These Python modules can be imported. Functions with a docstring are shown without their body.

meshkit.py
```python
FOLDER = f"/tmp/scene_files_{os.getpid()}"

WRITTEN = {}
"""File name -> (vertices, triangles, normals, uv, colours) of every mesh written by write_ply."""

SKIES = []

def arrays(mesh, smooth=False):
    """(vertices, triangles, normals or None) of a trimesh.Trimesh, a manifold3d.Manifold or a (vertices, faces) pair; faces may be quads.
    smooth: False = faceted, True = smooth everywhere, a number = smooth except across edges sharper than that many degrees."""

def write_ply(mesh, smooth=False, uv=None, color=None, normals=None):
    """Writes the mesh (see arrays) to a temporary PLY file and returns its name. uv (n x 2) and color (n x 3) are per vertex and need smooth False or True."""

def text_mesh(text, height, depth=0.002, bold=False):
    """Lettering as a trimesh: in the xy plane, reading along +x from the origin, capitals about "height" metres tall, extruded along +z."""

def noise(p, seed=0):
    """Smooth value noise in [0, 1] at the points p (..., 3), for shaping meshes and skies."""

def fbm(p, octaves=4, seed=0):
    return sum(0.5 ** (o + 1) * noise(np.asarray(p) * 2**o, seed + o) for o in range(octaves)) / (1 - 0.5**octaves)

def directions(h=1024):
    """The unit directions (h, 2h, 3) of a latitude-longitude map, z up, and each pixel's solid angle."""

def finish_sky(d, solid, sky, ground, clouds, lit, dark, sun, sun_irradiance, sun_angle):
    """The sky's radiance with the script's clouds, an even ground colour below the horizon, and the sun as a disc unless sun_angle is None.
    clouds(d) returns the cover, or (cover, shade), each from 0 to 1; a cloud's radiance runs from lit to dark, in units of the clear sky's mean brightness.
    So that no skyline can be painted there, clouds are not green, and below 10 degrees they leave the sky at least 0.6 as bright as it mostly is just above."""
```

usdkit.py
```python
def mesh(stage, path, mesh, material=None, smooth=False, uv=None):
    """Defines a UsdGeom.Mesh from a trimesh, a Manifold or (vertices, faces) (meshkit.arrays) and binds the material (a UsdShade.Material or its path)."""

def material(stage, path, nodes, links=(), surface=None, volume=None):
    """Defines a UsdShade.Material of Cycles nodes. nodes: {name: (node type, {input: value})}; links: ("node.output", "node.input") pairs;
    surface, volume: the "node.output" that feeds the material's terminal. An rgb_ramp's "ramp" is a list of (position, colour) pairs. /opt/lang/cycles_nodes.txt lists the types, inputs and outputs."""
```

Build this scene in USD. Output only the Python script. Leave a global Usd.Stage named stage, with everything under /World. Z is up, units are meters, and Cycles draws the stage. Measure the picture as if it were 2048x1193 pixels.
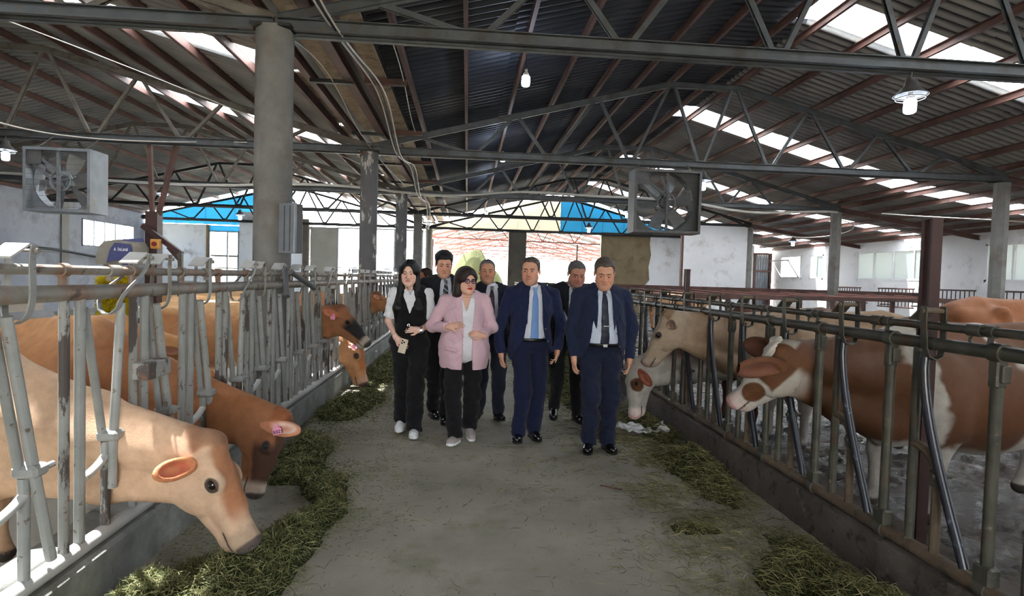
# Cow barn feed alley: a group of visitors walks between two rows of headlocked cows.
import math, random, numpy as np, trimesh, usdkit, meshkit
from pxr import Usd, UsdGeom, UsdLux, UsdShade, Gf, Sdf, Vt
random.seed(7); np.random.seed(7)
PI = math.pi
stage = Usd.Stage.CreateInMemory()
UsdGeom.SetStageUpAxis(stage, 'Z'); UsdGeom.SetStageMetersPerUnit(stage, 1.0)
UsdGeom.Xform.Define(stage, '/World'); UsdGeom.Scope.Define(stage, '/World/Looks')

# ------------------------------------------------------------------ camera, sky, sun, exposure
def set_camera():
    yaw, pit, rol, foc = .080, -.034, .029, 1130.
    cy, sy, cp, sp = math.cos(yaw), math.sin(yaw), math.cos(pit), math.sin(pit)
    f = np.array([sy*cp, cy*cp, sp]); r = np.array([cy, -sy, 0]); u = np.cross(r, f)
    c, s = math.cos(rol), math.sin(rol)
    r2, u2 = c*r+s*u, -s*r+c*u
    cam = UsdGeom.Camera.Define(stage, '/World/camera')
    m = np.eye(4); m[0, :3] = r2; m[1, :3] = u2; m[2, :3] = -f; m[3, :3] = (0, 0, 1.575)
    cam.AddTransformOp().Set(Gf.Matrix4d(*m.ravel().tolist()))
    cam.CreateHorizontalApertureAttr(36.0); cam.CreateVerticalApertureAttr(36.0*1193/2048)
    cam.CreateFocalLengthAttr(36.0*foc/2048)
    cam.CreateClippingRangeAttr(Gf.Vec2f(.05, 2000))
    cam.CreateFStopAttr(5.6); cam.CreateFocusDistanceAttr(5.4)
    cam.CreateExposureAttr(EXPOSURE)
EXPOSURE = -.7
SKY, SUN = 6.0, 40.0
set_camera()
dome = UsdLux.DomeLight.Define(stage, '/World/sky'); dome.CreateIntensityAttr(SKY); dome.CreateColorAttr(Gf.Vec3f(.93, .97, 1.0))
sun = UsdLux.DistantLight.Define(stage, '/World/sun'); sun.CreateIntensityAttr(SUN); sun.CreateAngleAttr(.9); sun.CreateNormalizeAttr(True); sun.CreateColorAttr(Gf.Vec3f(1, .95, .86))
# the sun stands high on the left, a little ahead of the camera: its beams fall through the left bay's skylights
def aim(prim, d):
    d = np.array(d, float); d /= np.linalg.norm(d); z = -d
    x = np.cross([0, 1, 0], z); x /= np.linalg.norm(x); y = np.cross(z, x)
    m = np.eye(4); m[0, :3] = x; m[1, :3] = y; m[2, :3] = z
    UsdGeom.Xformable(prim).AddTransformOp().Set(Gf.Matrix4d(*m.ravel().tolist()))
aim(sun, (.34, -.16, -1.0))
# ------------------------------------------------------------------ helpers: prims
used = {}
def fresh(parent, name):
    k = (str(parent), name); n = used.get(k, 0); used[k] = n+1
    return f'{parent}/{name}' + (f'_{n:03d}' if n else '')
def tag(prim, label=None, cat=None, group=None, kind=None):
    for k, v in (('label', label), ('category', cat), ('group', group), ('kind', kind)):
        if v: prim.SetCustomDataByKey(k, v)
    return prim
def path_of(x): return '/World' if x is None else (x if isinstance(x, str) else str(x.GetPath()))
def thing(name, label=None, cat=None, loc=(0, 0, 0), rz=0, group=None, kind=None, parent=None):
    x = UsdGeom.Xform.Define(stage, fresh(path_of(parent), name))
    if any(loc): x.AddTranslateOp().Set(Gf.Vec3d(*map(float, loc)))
    if rz: x.AddRotateZOp().Set(math.degrees(rz))
    return tag(x.GetPrim(), label, cat, group, kind)
def part(parent, name, mesh, m, smooth=30, col=None, label=None, kind=None, cat=None, group=None):
    if isinstance(mesh, list): mesh = cat_mesh(mesh)
    p = usdkit.mesh(stage, fresh(path_of(parent), name), mesh, LOOK[m] if isinstance(m, str) else m, smooth=smooth)
    if col is not None:
        UsdGeom.PrimvarsAPI(p).CreatePrimvar('col', Sdf.ValueTypeNames.Color3fArray, 'vertex').Set(Vt.Vec3fArray.FromNumpy(np.asarray(col, np.float32)))
    return tag(p.GetPrim(), label, cat, group, kind)
def struct(name, mesh, m, smooth=False, parent=None, **k): return part(parent, name, mesh, m, smooth, kind='structure' if parent is None else None, **k)
def cat_mesh(ms):
    vs, fs, n = [], [], 0
    for m in ms:
        if isinstance(m, list): m = cat_mesh(m)
        v, f = (m.vertices, m.faces) if hasattr(m, 'vertices') else m
        v = np.asarray(v, float); f = np.asarray(f, int)
        if f.shape[1] == 4: f = np.vstack([f[:, [0, 1, 2]], f[:, [0, 2, 3]]])
        vs.append(v); fs.append(f+n); n += len(v)
    return np.vstack(vs), np.vstack(fs)
def copy_of(first, name, label=None, cat=None, loc=(0, 0, 0), rz=0, group=None):
    t = thing(name, label, cat, loc, rz, group)
    t.GetReferences().AddInternalReference(first.GetPath()); t.SetInstanceable(True)
    return t
# ------------------------------------------------------------------ helpers: meshes
BOXF = np.array([[0, 2, 3, 1], [4, 5, 7, 6], [0, 1, 5, 4], [2, 6, 7, 3], [0, 4, 6, 2], [1, 3, 7, 5]])
BOXV = np.array([[x, y, z] for z in (0, 1) for y in (0, 1) for x in (0, 1)], float)
def box(a, b, c=0):
    a, b = np.array(a, float), np.array(b, float); a, b = np.minimum(a, b), np.maximum(a, b)
    if not c: return a+(b-a)*BOXV, BOXF
    c = min(c, .45*(b-a).min()); pts = []                                   # chamfered box
    for s in np.ndindex(2, 2, 2):
        p = np.where(np.array(s) == 1, b, a); i = np.where(np.array(s) == 1, -c, c)
        for k in range(3): q = p+i; q[k] = p[k]; pts.append(q)
    h = trimesh.convex.convex_hull(np.array(pts)); return np.array(h.vertices), np.array(h.faces)
def frame_of(d):
    d = np.asarray(d, float); d = d/np.linalg.norm(d)
    a = np.cross(d, [0, 0, 1.] if abs(d[2]) < .95 else [1., 0, 0]); a /= np.linalg.norm(a)
    return a, np.cross(d, a), d
def beam(a, b, w, h, up=None):
    """A bar of width w and height h from a to b; the height stands along up (z by default)."""
    a, b = np.array(a, float), np.array(b, float); d = b-a; L = np.linalg.norm(d); d /= L
    up = np.array([0, 0, 1.] if up is None else up, float)
    if abs(d@up) > .98*np.linalg.norm(up): up = np.array([0, 1., 0])
    s = np.cross(d, up); s /= np.linalg.norm(s); u = np.cross(s, d)
    v = (BOXV-[.5, 0, .5])*[w, L, h]
    return a+v[:, :1]*s+v[:, 1:2]*d+v[:, 2:]*u, BOXF
def ibeam(a, b, w, h, t=.012, up=None):
    a, b = np.array(a, float), np.array(b, float); d = (b-a)/np.linalg.norm(b-a)
    up = np.array([0, 0, 1.] if up is None else up, float); s = np.cross(d, up); s /= np.linalg.norm(s); u = np.cross(s, d)
    o = u*(h/2-t/2)
    return cat_mesh([beam(a+o, b+o, w, t, up), beam(a-o, b-o, w, t, up), beam(a, b, t, h-t, up)])
def channel(a, b, w, h, t=.012, side=1, up=None):
    a, b = np.array(a, float), np.array(b, float); d = (b-a)/np.linalg.norm(b-a)
    up = np.array([0, 0, 1.] if up is None else up, float); s = np.cross(d, up); s /= np.linalg.norm(s); u = np.cross(s, d)
    o = u*(h/2-t/2); e = s*side*(w/2-t/2)
    return cat_mesh([beam(a+o, b+o, w, t, up), beam(a-o, b-o, w, t, up), beam(a+e, b+e, t, h-t, up)])
def tube(pts, r, n=10, cap=True):
    p = np.asarray(pts, float); k = len(p); r = np.broadcast_to(np.asarray(r, float), (k,))
    t = np.gradient(p, axis=0); t /= np.linalg.norm(t, axis=1, keepdims=True)+1e-12
    a = np.zeros_like(p); a[0] = frame_of(t[0])[0]
    for i in range(1, k):
        q = a[i-1]-t[i]*(a[i-1]@t[i]); a[i] = q/np.linalg.norm(q)
    b = np.cross(t, a); ang = np.arange(n)*2*PI/n
    v = (p[:, None]+r[:, None, None]*(np.cos(ang)[None, :, None]*a[:, None]+np.sin(ang)[None, :, None]*b[:, None])).reshape(-1, 3)
    i, j = np.meshgrid(np.arange(k-1), np.arange(n), indexing='ij')
    q = np.stack([i*n+j, i*n+(j+1) % n, (i+1)*n+(j+1) % n, (i+1)*n+j], -1).reshape(-1, 4)
    f = np.vstack([q[:, [0, 1, 2]], q[:, [0, 2, 3]]])
    if cap:
        c0, c1 = len(v), len(v)+1; v = np.vstack([v, p[:1], p[-1:]]); jj = np.arange(n)
        f = np.vstack([f, np.stack([np.full(n, c0), (jj+1) % n, jj], 1), np.stack([np.full(n, c1), (k-1)*n+jj, (k-1)*n+(jj+1) % n], 1)])
    return v, f
def rod(a, b, r, n=10): return tube([a, b], r, n)
def spline(pts, n=24):
    from scipy.interpolate import CubicSpline
    p = np.asarray(pts, float); s = np.r_[0, np.cumsum(np.linalg.norm(np.diff(p, axis=0), axis=1))]
    return CubicSpline(s, p)(np.linspace(0, s[-1], n))
def lathe(prof, n=20, axis=(0, 0, 1), at=(0, 0, 0)):
    """prof: (radius, height) pairs, turned about the axis."""
    prof = np.asarray(prof, float); a, b, d = frame_of(axis); ang = np.arange(n)*2*PI/n; k = len(prof)
    v = (np.array(at, float)+prof[:, 1][:, None, None]*d+prof[:, 0][:, None, None]*(np.cos(ang)[None, :, None]*a+np.sin(ang)[None, :, None]*b)).reshape(-1, 3)
    i, j = np.meshgrid(np.arange(k-1), np.arange(n), indexing='ij')
    q = np.stack([i*n+j, i*n+(j+1) % n, (i+1)*n+(j+1) % n, (i+1)*n+j], -1).reshape(-1, 4)
    return v, np.vstack([q[:, [0, 1, 2]], q[:, [0, 2, 3]]])
def strap(pts, w, t, wdir):
    """A flat bar bent along pts: width w along wdir, thickness t."""
    p = np.asarray(pts, float); k = len(p); wd = np.asarray(wdir, float); wd /= np.linalg.norm(wd)
    tn = np.gradient(p, axis=0); tn /= np.linalg.norm(tn, axis=1, keepdims=True); nn = np.cross(tn, wd); nn /= np.linalg.norm(nn, axis=1, keepdims=True)
    c = np.stack([p+wd*w/2+nn*t/2, p-wd*w/2+nn*t/2, p-wd*w/2-nn*t/2, p+wd*w/2-nn*t/2], 1).reshape(-1, 3)
    i, j = np.meshgrid(np.arange(k-1), np.arange(4), indexing='ij')
    q = np.stack([i*4+j, i*4+(j+1) % 4, (i+1)*4+(j+1) % 4, (i+1)*4+j], -1).reshape(-1, 4)
    return c, np.vstack([q, [[3, 2, 1, 0], [4*k-4, 4*k-3, 4*k-2, 4*k-1]]])
def xf(mesh, R=None, t=(0, 0, 0)):
    v, f = (mesh.vertices, mesh.faces) if hasattr(mesh, 'vertices') else mesh
    v = np.asarray(v, float)
    if R is not None: v = v@np.asarray(R).T
    return v+np.asarray(t, float), f
def Rz(a): c, s = math.cos(a), math.sin(a); return np.array([[c, -s, 0], [s, c, 0], [0, 0, 1.]])
def Rx(a): c, s = math.cos(a), math.sin(a); return np.array([[1., 0, 0], [0, c, -s], [0, s, c]])
def Ry(a): c, s = math.cos(a), math.sin(a); return np.array([[c, 0, s], [0, 1., 0], [-s, 0, c]])
def extrude(poly, d0, d1, axis='y'):
    """A flat outline (list of 2-D points; in xz for axis y, xy for z, yz for x) given thickness from d0 to d1."""
    from shapely.geometry import Polygon
    poly = poly if hasattr(poly, 'exterior') else Polygon(poly)
    m = trimesh.creation.extrude_polygon(poly, d1-d0, engine='earcut'); v = np.array(m.vertices)
    v = {'y': np.stack([v[:, 0], d1-v[:, 2], v[:, 1]], 1), 'z': v+[0, 0, d0], 'x': np.stack([v[:, 2]+d0, v[:, 0], v[:, 1]], 1)}[axis]
    return v, np.array(m.faces)
# ------------------------------------------------------------------ helpers: signed distance shapes and their surfaces
def nrm(q): return np.sqrt(np.einsum('ij,ij->i', q, q))
def sd_cone(p, a, b, ra, rb):
    a, b = np.asarray(a, np.float32), np.asarray(b, np.float32); d = b-a; q = p-a
    t = np.clip((q@d)/max(float(d@d), 1e-9), 0, 1)
    return nrm(q-t[:, None]*d)-(ra+(rb-ra)*t)
def sd_ell(p, c, r, R=None):
    q = p-np.asarray(c, np.float32); q = q if R is None else q@np.asarray(R, np.float32)
    r = np.asarray(r, np.float32); q = q/r; k0 = nrm(q); k1 = nrm(q/r)
    return k0*(k0-1)/np.maximum(k1, 1e-6)
def sd_box(p, c, h, R=None, rd=0.0):
    q = p-np.asarray(c, np.float32); q = q if R is None else q@np.asarray(R, np.float32)
    q = np.abs(q)-(np.asarray(h, np.float32)-rd)
    return np.linalg.norm(np.maximum(q, 0), axis=1)+np.minimum(q.max(1), 0)-rd
def sd_poly(x, z, poly):
    """2-D distance to a closed polygon, negative inside."""
    P = np.asarray(poly, np.float32); n = len(P); d = np.full(len(x), 1e9, np.float32); s = np.ones(len(x), np.float32); j = n-1
    for i in range(n):
        e = P[j]-P[i]; wx, wz = x-P[i, 0], z-P[i, 1]
        t = np.clip((wx*e[0]+wz*e[1])/max(float(e@e), 1e-12), 0, 1)
        d = np.minimum(d, (wx-e[0]*t)**2+(wz-e[1]*t)**2)
        c1, c2, c3 = z >= P[i, 1], z < P[j, 1], e[0]*wz > e[1]*wx
        s = np.where((c1 & c2 & c3) | (~c1 & ~c2 & ~c3), -s, s); j = i
    return s*np.sqrt(d)
def smin(a, b, k):
    h = np.maximum(k-np.abs(a-b), 0)/k
    return np.minimum(a, b)-h*h*k*.25
def smax(a, b, k): return -smin(-a, -b, k)
def union(p, prims, k=.03):
    d = None
    for q in prims:
        kk = q[-1] if q[0] in ('ck', 'ek') else k
        e = sd_cone(p, *q[1:5]) if q[0] in ('c', 'ck') else sd_ell(p, *(q[1:-1] if q[0] == 'ek' else q[1:]))
        d = e if d is None else smin(d, e, kk)
    return d
def surface(fn, lo, hi, h, slack=1.5, relax=1):
    """The zero surface of fn inside the box as (vertices, faces): surface nets on the blocks that the surface passes through."""
    lo, hi = np.array(lo, float), np.array(hi, float); B = 6; S = B*h
    nb = np.maximum(np.ceil((hi-lo)/S).astype(int), 1)
    bi = np.stack(np.meshgrid(*[np.arange(n) for n in nb], indexing='ij'), -1).reshape(-1, 3)
    keep = np.abs(fn((lo+(bi+.5)*S).astype(np.float32))) < S*.87*slack
    bi = bi[keep]; off = np.stack(np.meshgrid(*[np.arange(B+1)]*3, indexing='ij'), -1).reshape(-1, 3)
    NN = nb*B+2
    gi = (bi[:, None]*B+off[None]).reshape(-1, 3); key = (gi[:, 0]*NN[1]+gi[:, 1])*NN[2]+gi[:, 2]
    uk, inv = np.unique(key, return_inverse=True)
    ui = np.stack([uk//(NN[1]*NN[2]), uk//NN[2] % NN[1], uk % NN[2]], 1)
    val = np.concatenate([fn((lo+c*h).astype(np.float32)) for c in np.array_split(ui, max(1, len(ui)//120000))])
    V = val[inv].reshape(-1, B+1, B+1, B+1)
    cv = np.stack([V[:, a:B+a, b:B+b, c:B+c] for a in (0, 1) for b in (0, 1) for c in (0, 1)], -1)     # corner values
    ins = cv < 0; act = ins.any(-1) & ~ins.all(-1)
    b_, x_, y_, z_ = np.nonzero(act); ci = bi[b_]*B+np.stack([x_, y_, z_], 1); cv = cv[act]
    C = np.array([[a, b, c] for a in (0, 1) for b in (0, 1) for c in (0, 1)], float)
    num, den = np.zeros((len(ci), 3)), np.zeros(len(ci))
    for i in range(8):
        for j in range(i+1, 8):
            if abs(C[i]-C[j]).sum() == 1:
                m = (cv[:, i] < 0) != (cv[:, j] < 0); t = np.where(m, cv[:, i]/np.where(m, cv[:, i]-cv[:, j], 1), 0)
                num += m[:, None]*(C[i]+t[:, None]*(C[j]-C[i])); den += m
    P = lo+(ci+num/den[:, None])*h
    ck = (ci[:, 0]*NN[1]+ci[:, 1])*NN[2]+ci[:, 2]; o = np.argsort(ck); ck, P, ci, cv = ck[o], P[o], ci[o], cv[o]
    F = []; step = np.array([NN[1]*NN[2], NN[2], 1])
    for a in range(3):
        b, c = (a+1) % 3, (a+2) % 3; end = [4, 2, 1][a]
        m = (cv[:, 0] < 0) != (cv[:, end] < 0); q = ck[m]
        ids = [q, q-step[b], q-step[b]-step[c], q-step[c]]; idx = [np.minimum(np.searchsorted(ck, k), len(ck)-1) for k in ids]
        ok = np.all([ck[x] == k for x, k in zip(idx, ids)], 0)
        quad = np.stack(idx, 1)[ok]; neg = cv[m, 0][ok] < 0
        quad[~neg] = quad[~neg][:, ::-1]; F.append(quad)
    Q = np.vstack(F)
    for _ in range(relax):                                              # even out the net a little
        acc, cnt = np.zeros_like(P), np.zeros(len(P))
        for k in range(4):
            np.add.at(acc, Q[:, k], P[Q[:, (k+1) % 4]]); np.add.at(cnt, Q[:, k], 1)
            np.add.at(acc, Q[:, k], P[Q[:, (k+3) % 4]]); np.add.at(cnt, Q[:, k], 1)
        P = P*.6+.4*acc/np.maximum(cnt, 1)[:, None]
    return P, np.vstack([Q[:, [0, 1, 2]], Q[:, [0, 2, 3]]])
def sstep(a, b, x): t = np.clip((x-a)/(b-a), 0, 1); return t*t*(3-2*t)
def mixc(c, d, t): t = np.asarray(t)[..., None]; return np.asarray(c)*(1-t)+np.asarray(d)*t
def unit(v): v = np.asarray(v, float); return v/np.linalg.norm(v)
def ring(c, axis, r, w, n=14): return lathe([(r*.72, -w/2), (r, -w/2), (r, w/2), (r*.72, w/2), (r*.72, -w/2)], n, axis, c)
# ------------------------------------------------------------------ materials
LOOK = {}
def S(r, g, b): return tuple((x/255/12.92 if x <= 10 else ((x/255+.055)/1.055)**2.4) for x in (r, g, b))
def mat(name, cols, scale=4, rough=.7, bump=None, stain=(), metal=0, spec=.4, stretch=None, detail=6, attr=None, extra=None, sheen=0, sss=0, distort=0, rough2=None):
    """Principled surface: colours along a noise ramp, then stains (colour, scale, from, to[, stretch]) laid over it by further noises; bump = (scale, distance)."""
    n, l = {'tc': ('texture_coordinate', {})}, []
    def coord(key, st):
        if st is None: return 'tc.object'
        n['mp'+key] = ('mapping', {'scale': st}); l.append(('tc.object', f'mp{key}.vector')); return f'mp{key}.vector'
    cols = cols if np.ndim(cols) == 2 else [cols]
    if attr: n['at'] = ('attribute', {'attribute': attr}); src = 'at.color'
    elif len(cols) == 1: n['c0'] = ('color', {'value': cols[0]}); src = 'c0.color'
    else:
        n['n0'] = ('noise_texture', {'scale': scale, 'detail': detail, 'roughness': .6, 'distortion': distort}); l.append((coord('0', stretch), 'n0.vector'))
        k = len(cols); n['r0'] = ('rgb_ramp', {'ramp': [(.3+.4*i/(k-1), c) for i, c in enumerate(cols)]}); l.append(('n0.fac', 'r0.fac')); src = 'r0.color'
    if attr and len(cols) > 1:                                             # fine mottling over the attribute colour
        n['n0'] = ('noise_texture', {'scale': scale, 'detail': detail, 'roughness': .65}); l.append((coord('0', stretch), 'n0.vector'))
        n['r0'] = ('rgb_ramp', {'ramp': [(.3, cols[0]), (.7, cols[1])]}); l.append(('n0.fac', 'r0.fac'))
        n['m0'] = ('mix', {'mix_type': 'multiply', 'fac': 1.0}); l += [(src, 'm0.color1'), ('r0.color', 'm0.color2')]; src = 'm0.color'
    for i, st in enumerate(stain):
        c, sc, a, b = st[:4]; key = f's{i}'
        n['n'+key] = ('noise_texture', {'scale': sc, 'detail': 8, 'roughness': .65}); l.append((coord(key, st[4] if len(st) > 4 else None), f'n{key}.vector'))
        n['r'+key] = ('map_range', {'from_min': a, 'from_max': b, 'clamp': True}); l.append((f'n{key}.fac', f'r{key}.value'))
        n['m'+key] = ('mix', {'color2': c}); l += [(f'r{key}.result', f'm{key}.fac'), (src, f'm{key}.color1')]; src = f'm{key}.color'
    p = {'roughness': rough, 'metallic': metal, 'specular_ior_level': spec}
    if sheen: p['sheen_weight'] = sheen; p['sheen_roughness'] = .5
    if sss: p['subsurface_weight'] = sss; p['subsurface_radius'] = (1, .35, .2); p['subsurface_scale'] = .006
    n['p'] = ('principled_bsdf', p); l.append((src, 'p.base_color'))
    if rough2:                                                             # (scale, from, to, rough there): wet or polished patches
        n['nr'] = ('noise_texture', {'scale': rough2[0], 'detail': 5}); l.append(('tc.object', 'nr.vector'))
        n['rr'] = ('map_range', {'from_min': rough2[1], 'from_max': rough2[2], 'to_min': rough, 'to_max': rough2[3], 'clamp': True}); l += [('nr.fac', 'rr.value'), ('rr.result', 'p.roughness')]
    if bump:
        n['nb'] = ('noise_texture', {'scale': bump[0], 'detail': 8, 'roughness': .65}); l.append((coord('b', bump[2] if len(bump) > 2 else None), 'nb.vector'))
        n['b'] = ('bump', {'distance': bump[1], 'strength': 1.0}); l += [('nb.fac', 'b.height'), ('b.normal', 'p.normal')]
    LOOK[name] = usdkit.material(stage, '/World/Looks/'+name, n, l, surface='p.BSDF')
mat('alley_concrete', [S(126, 121, 110), S(142, 136, 124), S(156, 149, 136)], 1.3, .8, (60, .004), [(S(112, 112, 88), 2.2, .52, .74), (S(96, 94, 86), .7, .55, .78), (S(170, 168, 140), 45, .66, .72)], spec=.35)
mat('pen_muck', [S(60, 56, 52), S(84, 82, 80), S(100, 99, 99)], 3.5, .34, (14, .03), [(S(44, 35, 24), 4.5, .49, .52), (S(58, 47, 33), 13, .54, .58)], rough2=(5, .44, .54, .08), spec=.55)
mat('pen_dry', [S(120, 112, 96), S(150, 142, 124)], 3, .8, (12, .02), [(S(86, 76, 56), 5, .52, .64)])
mat('curb_light', [S(104, 106, 104), S(128, 130, 126), S(150, 150, 144)], 2.5, .85, (30, .006), [(S(84, 82, 72), 1.6, .5, .7), (S(60, 58, 52), 5, .62, .7)])
mat('curb_brown', [S(62, 55, 50), S(80, 71, 64), S(94, 86, 79)], 3, .85, (16, .02), [(S(54, 46, 40), 9, .56, .62), (S(120, 114, 104), 5, .62, .74)])
mat('fence_grey', [S(126, 127, 124), S(150, 151, 148)], 6, .5, (40, .001), [(S(132, 84, 54), 7, .62, .70), (S(96, 82, 70), 22, .62, .66)], spec=.5)
mat('fence_peeling', [S(132, 132, 128), S(150, 150, 146)], 6, .55, (40, .002), [(S(74, 66, 62), 9, .52, .55, (1, 1, .35)), (S(112, 80, 60), 16, .6, .66)], spec=.5)
mat('fence_rusty', [S(122, 118, 110), S(142, 136, 126)], 5, .55, (30, .002), [(S(128, 92, 68), 3.5, .48, .64), (S(84, 66, 56), 11, .56, .64)], spec=.5)
mat('fence_white', [S(166, 166, 164), S(184, 184, 180)], 6, .5, (40, .001), [(S(150, 132, 116), 12, .62, .7)])
mat('olive_steel', [S(58, 58, 51), S(78, 77, 68), S(92, 88, 77)], 7, .48, (50, .001), [(S(84, 62, 44), 6, .54, .66), (S(128, 124, 108), 16, .62, .70)], metal=.35, spec=.5)
mat('dusty_steel', [S(74, 62, 50), S(94, 80, 64), S(110, 97, 79)], 5, .7, (40, .002), [(S(66, 58, 48), 9, .56, .66)])
mat('navy_paint', [S(14, 17, 26), S(24, 29, 42)], 9, .3, (50, .0006), [(S(84, 92, 108), 18, .62, .70), (S(20, 20, 22), 5, .56, .66)], spec=.7)
mat('brown_steel', [S(54, 34, 32), S(68, 44, 40)], 6, .5, (30, .001), [(S(34, 26, 26), 4, .54, .7)], spec=.5)
mat('purlin_brown', [S(84, 58, 51), S(98, 68, 60)], 3, .65, (20, .002), [(S(58, 44, 42), 2.5, .5, .7)])
mat('red_steel', [S(104, 56, 48), S(124, 72, 62)], 3, .65, None, [(S(100, 66, 58), 3, .55, .7)])
mat('truss_grey', [S(70, 74, 77), S(88, 92, 95)], 4, .5, (40, .001), [(S(66, 62, 56), 3, .5, .66), (S(92, 72, 50), 9, .64, .7)], metal=.3, spec=.5)
mat('truss_dusty', [S(96, 92, 86), S(116, 110, 102)], 4, .65, (40, .001), [(S(74, 66, 58), 3, .5, .66)], spec=.4)
mat('truss_dark', [S(40, 41, 41), S(54, 55, 54)], 4, .55, (40, .001), [(S(52, 44, 36), 3, .54, .7)], metal=.3)
# fibre cement sheets, grey, the shade in their recessed flutes painted in as darker bands
def sheet(name, c0, c1, c2, flute_shade, metal, rough): LOOK[name] = usdkit.material(stage, '/World/Looks/'+name, {
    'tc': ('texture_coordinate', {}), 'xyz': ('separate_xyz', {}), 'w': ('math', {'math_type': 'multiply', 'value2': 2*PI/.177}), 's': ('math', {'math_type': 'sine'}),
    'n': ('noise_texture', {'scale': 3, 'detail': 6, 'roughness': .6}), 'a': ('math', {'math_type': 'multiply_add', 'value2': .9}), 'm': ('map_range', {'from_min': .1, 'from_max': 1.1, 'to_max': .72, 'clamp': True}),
    'n2': ('noise_texture', {'scale': 1.2, 'detail': 5}), 'r': ('rgb_ramp', {'ramp': [(.3, c0), (.5, c1), (.7, c2)]}), 'x': ('mix', {'color2': flute_shade}),
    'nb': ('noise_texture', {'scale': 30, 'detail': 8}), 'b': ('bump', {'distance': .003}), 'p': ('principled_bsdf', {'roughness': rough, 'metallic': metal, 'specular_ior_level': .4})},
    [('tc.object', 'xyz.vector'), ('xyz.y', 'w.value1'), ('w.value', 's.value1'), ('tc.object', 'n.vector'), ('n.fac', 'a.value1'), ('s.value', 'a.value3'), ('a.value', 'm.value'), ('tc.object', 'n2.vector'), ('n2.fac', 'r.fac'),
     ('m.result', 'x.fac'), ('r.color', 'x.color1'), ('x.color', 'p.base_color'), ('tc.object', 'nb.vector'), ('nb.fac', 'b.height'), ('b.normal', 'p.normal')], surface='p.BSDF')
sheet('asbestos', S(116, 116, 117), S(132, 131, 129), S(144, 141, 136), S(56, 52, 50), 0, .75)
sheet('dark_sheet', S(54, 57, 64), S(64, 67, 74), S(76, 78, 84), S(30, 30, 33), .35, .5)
mat('column_concrete', [S(102, 102, 99), S(117, 116, 112), S(130, 128, 123)], 3, .85, (40, .004), [(S(104, 92, 80), 1.6, .52, .68), (S(70, 66, 62), 26, .68, .72)])
mat('column_worn', [S(94, 94, 96), S(110, 110, 111)], 3, .8, (40, .004), [(S(196, 194, 188), 3.2, .56, .6, (1, 1, .4)), (S(118, 88, 66), 4, .6, .68)])
mat('plaster_white', [S(208, 208, 210), S(222, 222, 224)], 1.2, .9, (20, .006), [(S(172, 168, 162), 1.8, .56, .74), (S(128, 120, 112), 8, .68, .74)], spec=.2)
mat('plaster_blue', [S(212, 219, 230), S(224, 230, 238)], 1, .9, (20, .004), [(S(160, 164, 170), 1.4, .54, .7), (S(110, 108, 108), 9, .70, .75)], spec=.2)
mat('plaster_grey', [S(150, 154, 164), S(168, 172, 182)], 1, .9, (20, .004), [(S(132, 134, 140), 1.4, .5, .7)], spec=.2)
mat('plaster_tan', [S(116, 102, 80), S(134, 120, 96)], 1.2, .9, (14, .01), [(S(100, 88, 70), 2, .52, .7)], spec=.2)
mat('plaster_dark', [S(84, 80, 74), S(100, 96, 88)], 1.2, .9, (14, .008), [(S(70, 66, 60), 2, .52, .7)], spec=.2)
mat('concrete_panel', [S(134, 132, 126), S(150, 148, 142)], 1.5, .85, (20, .004), [(S(100, 94, 88), 10, .68, .74)])
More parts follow.
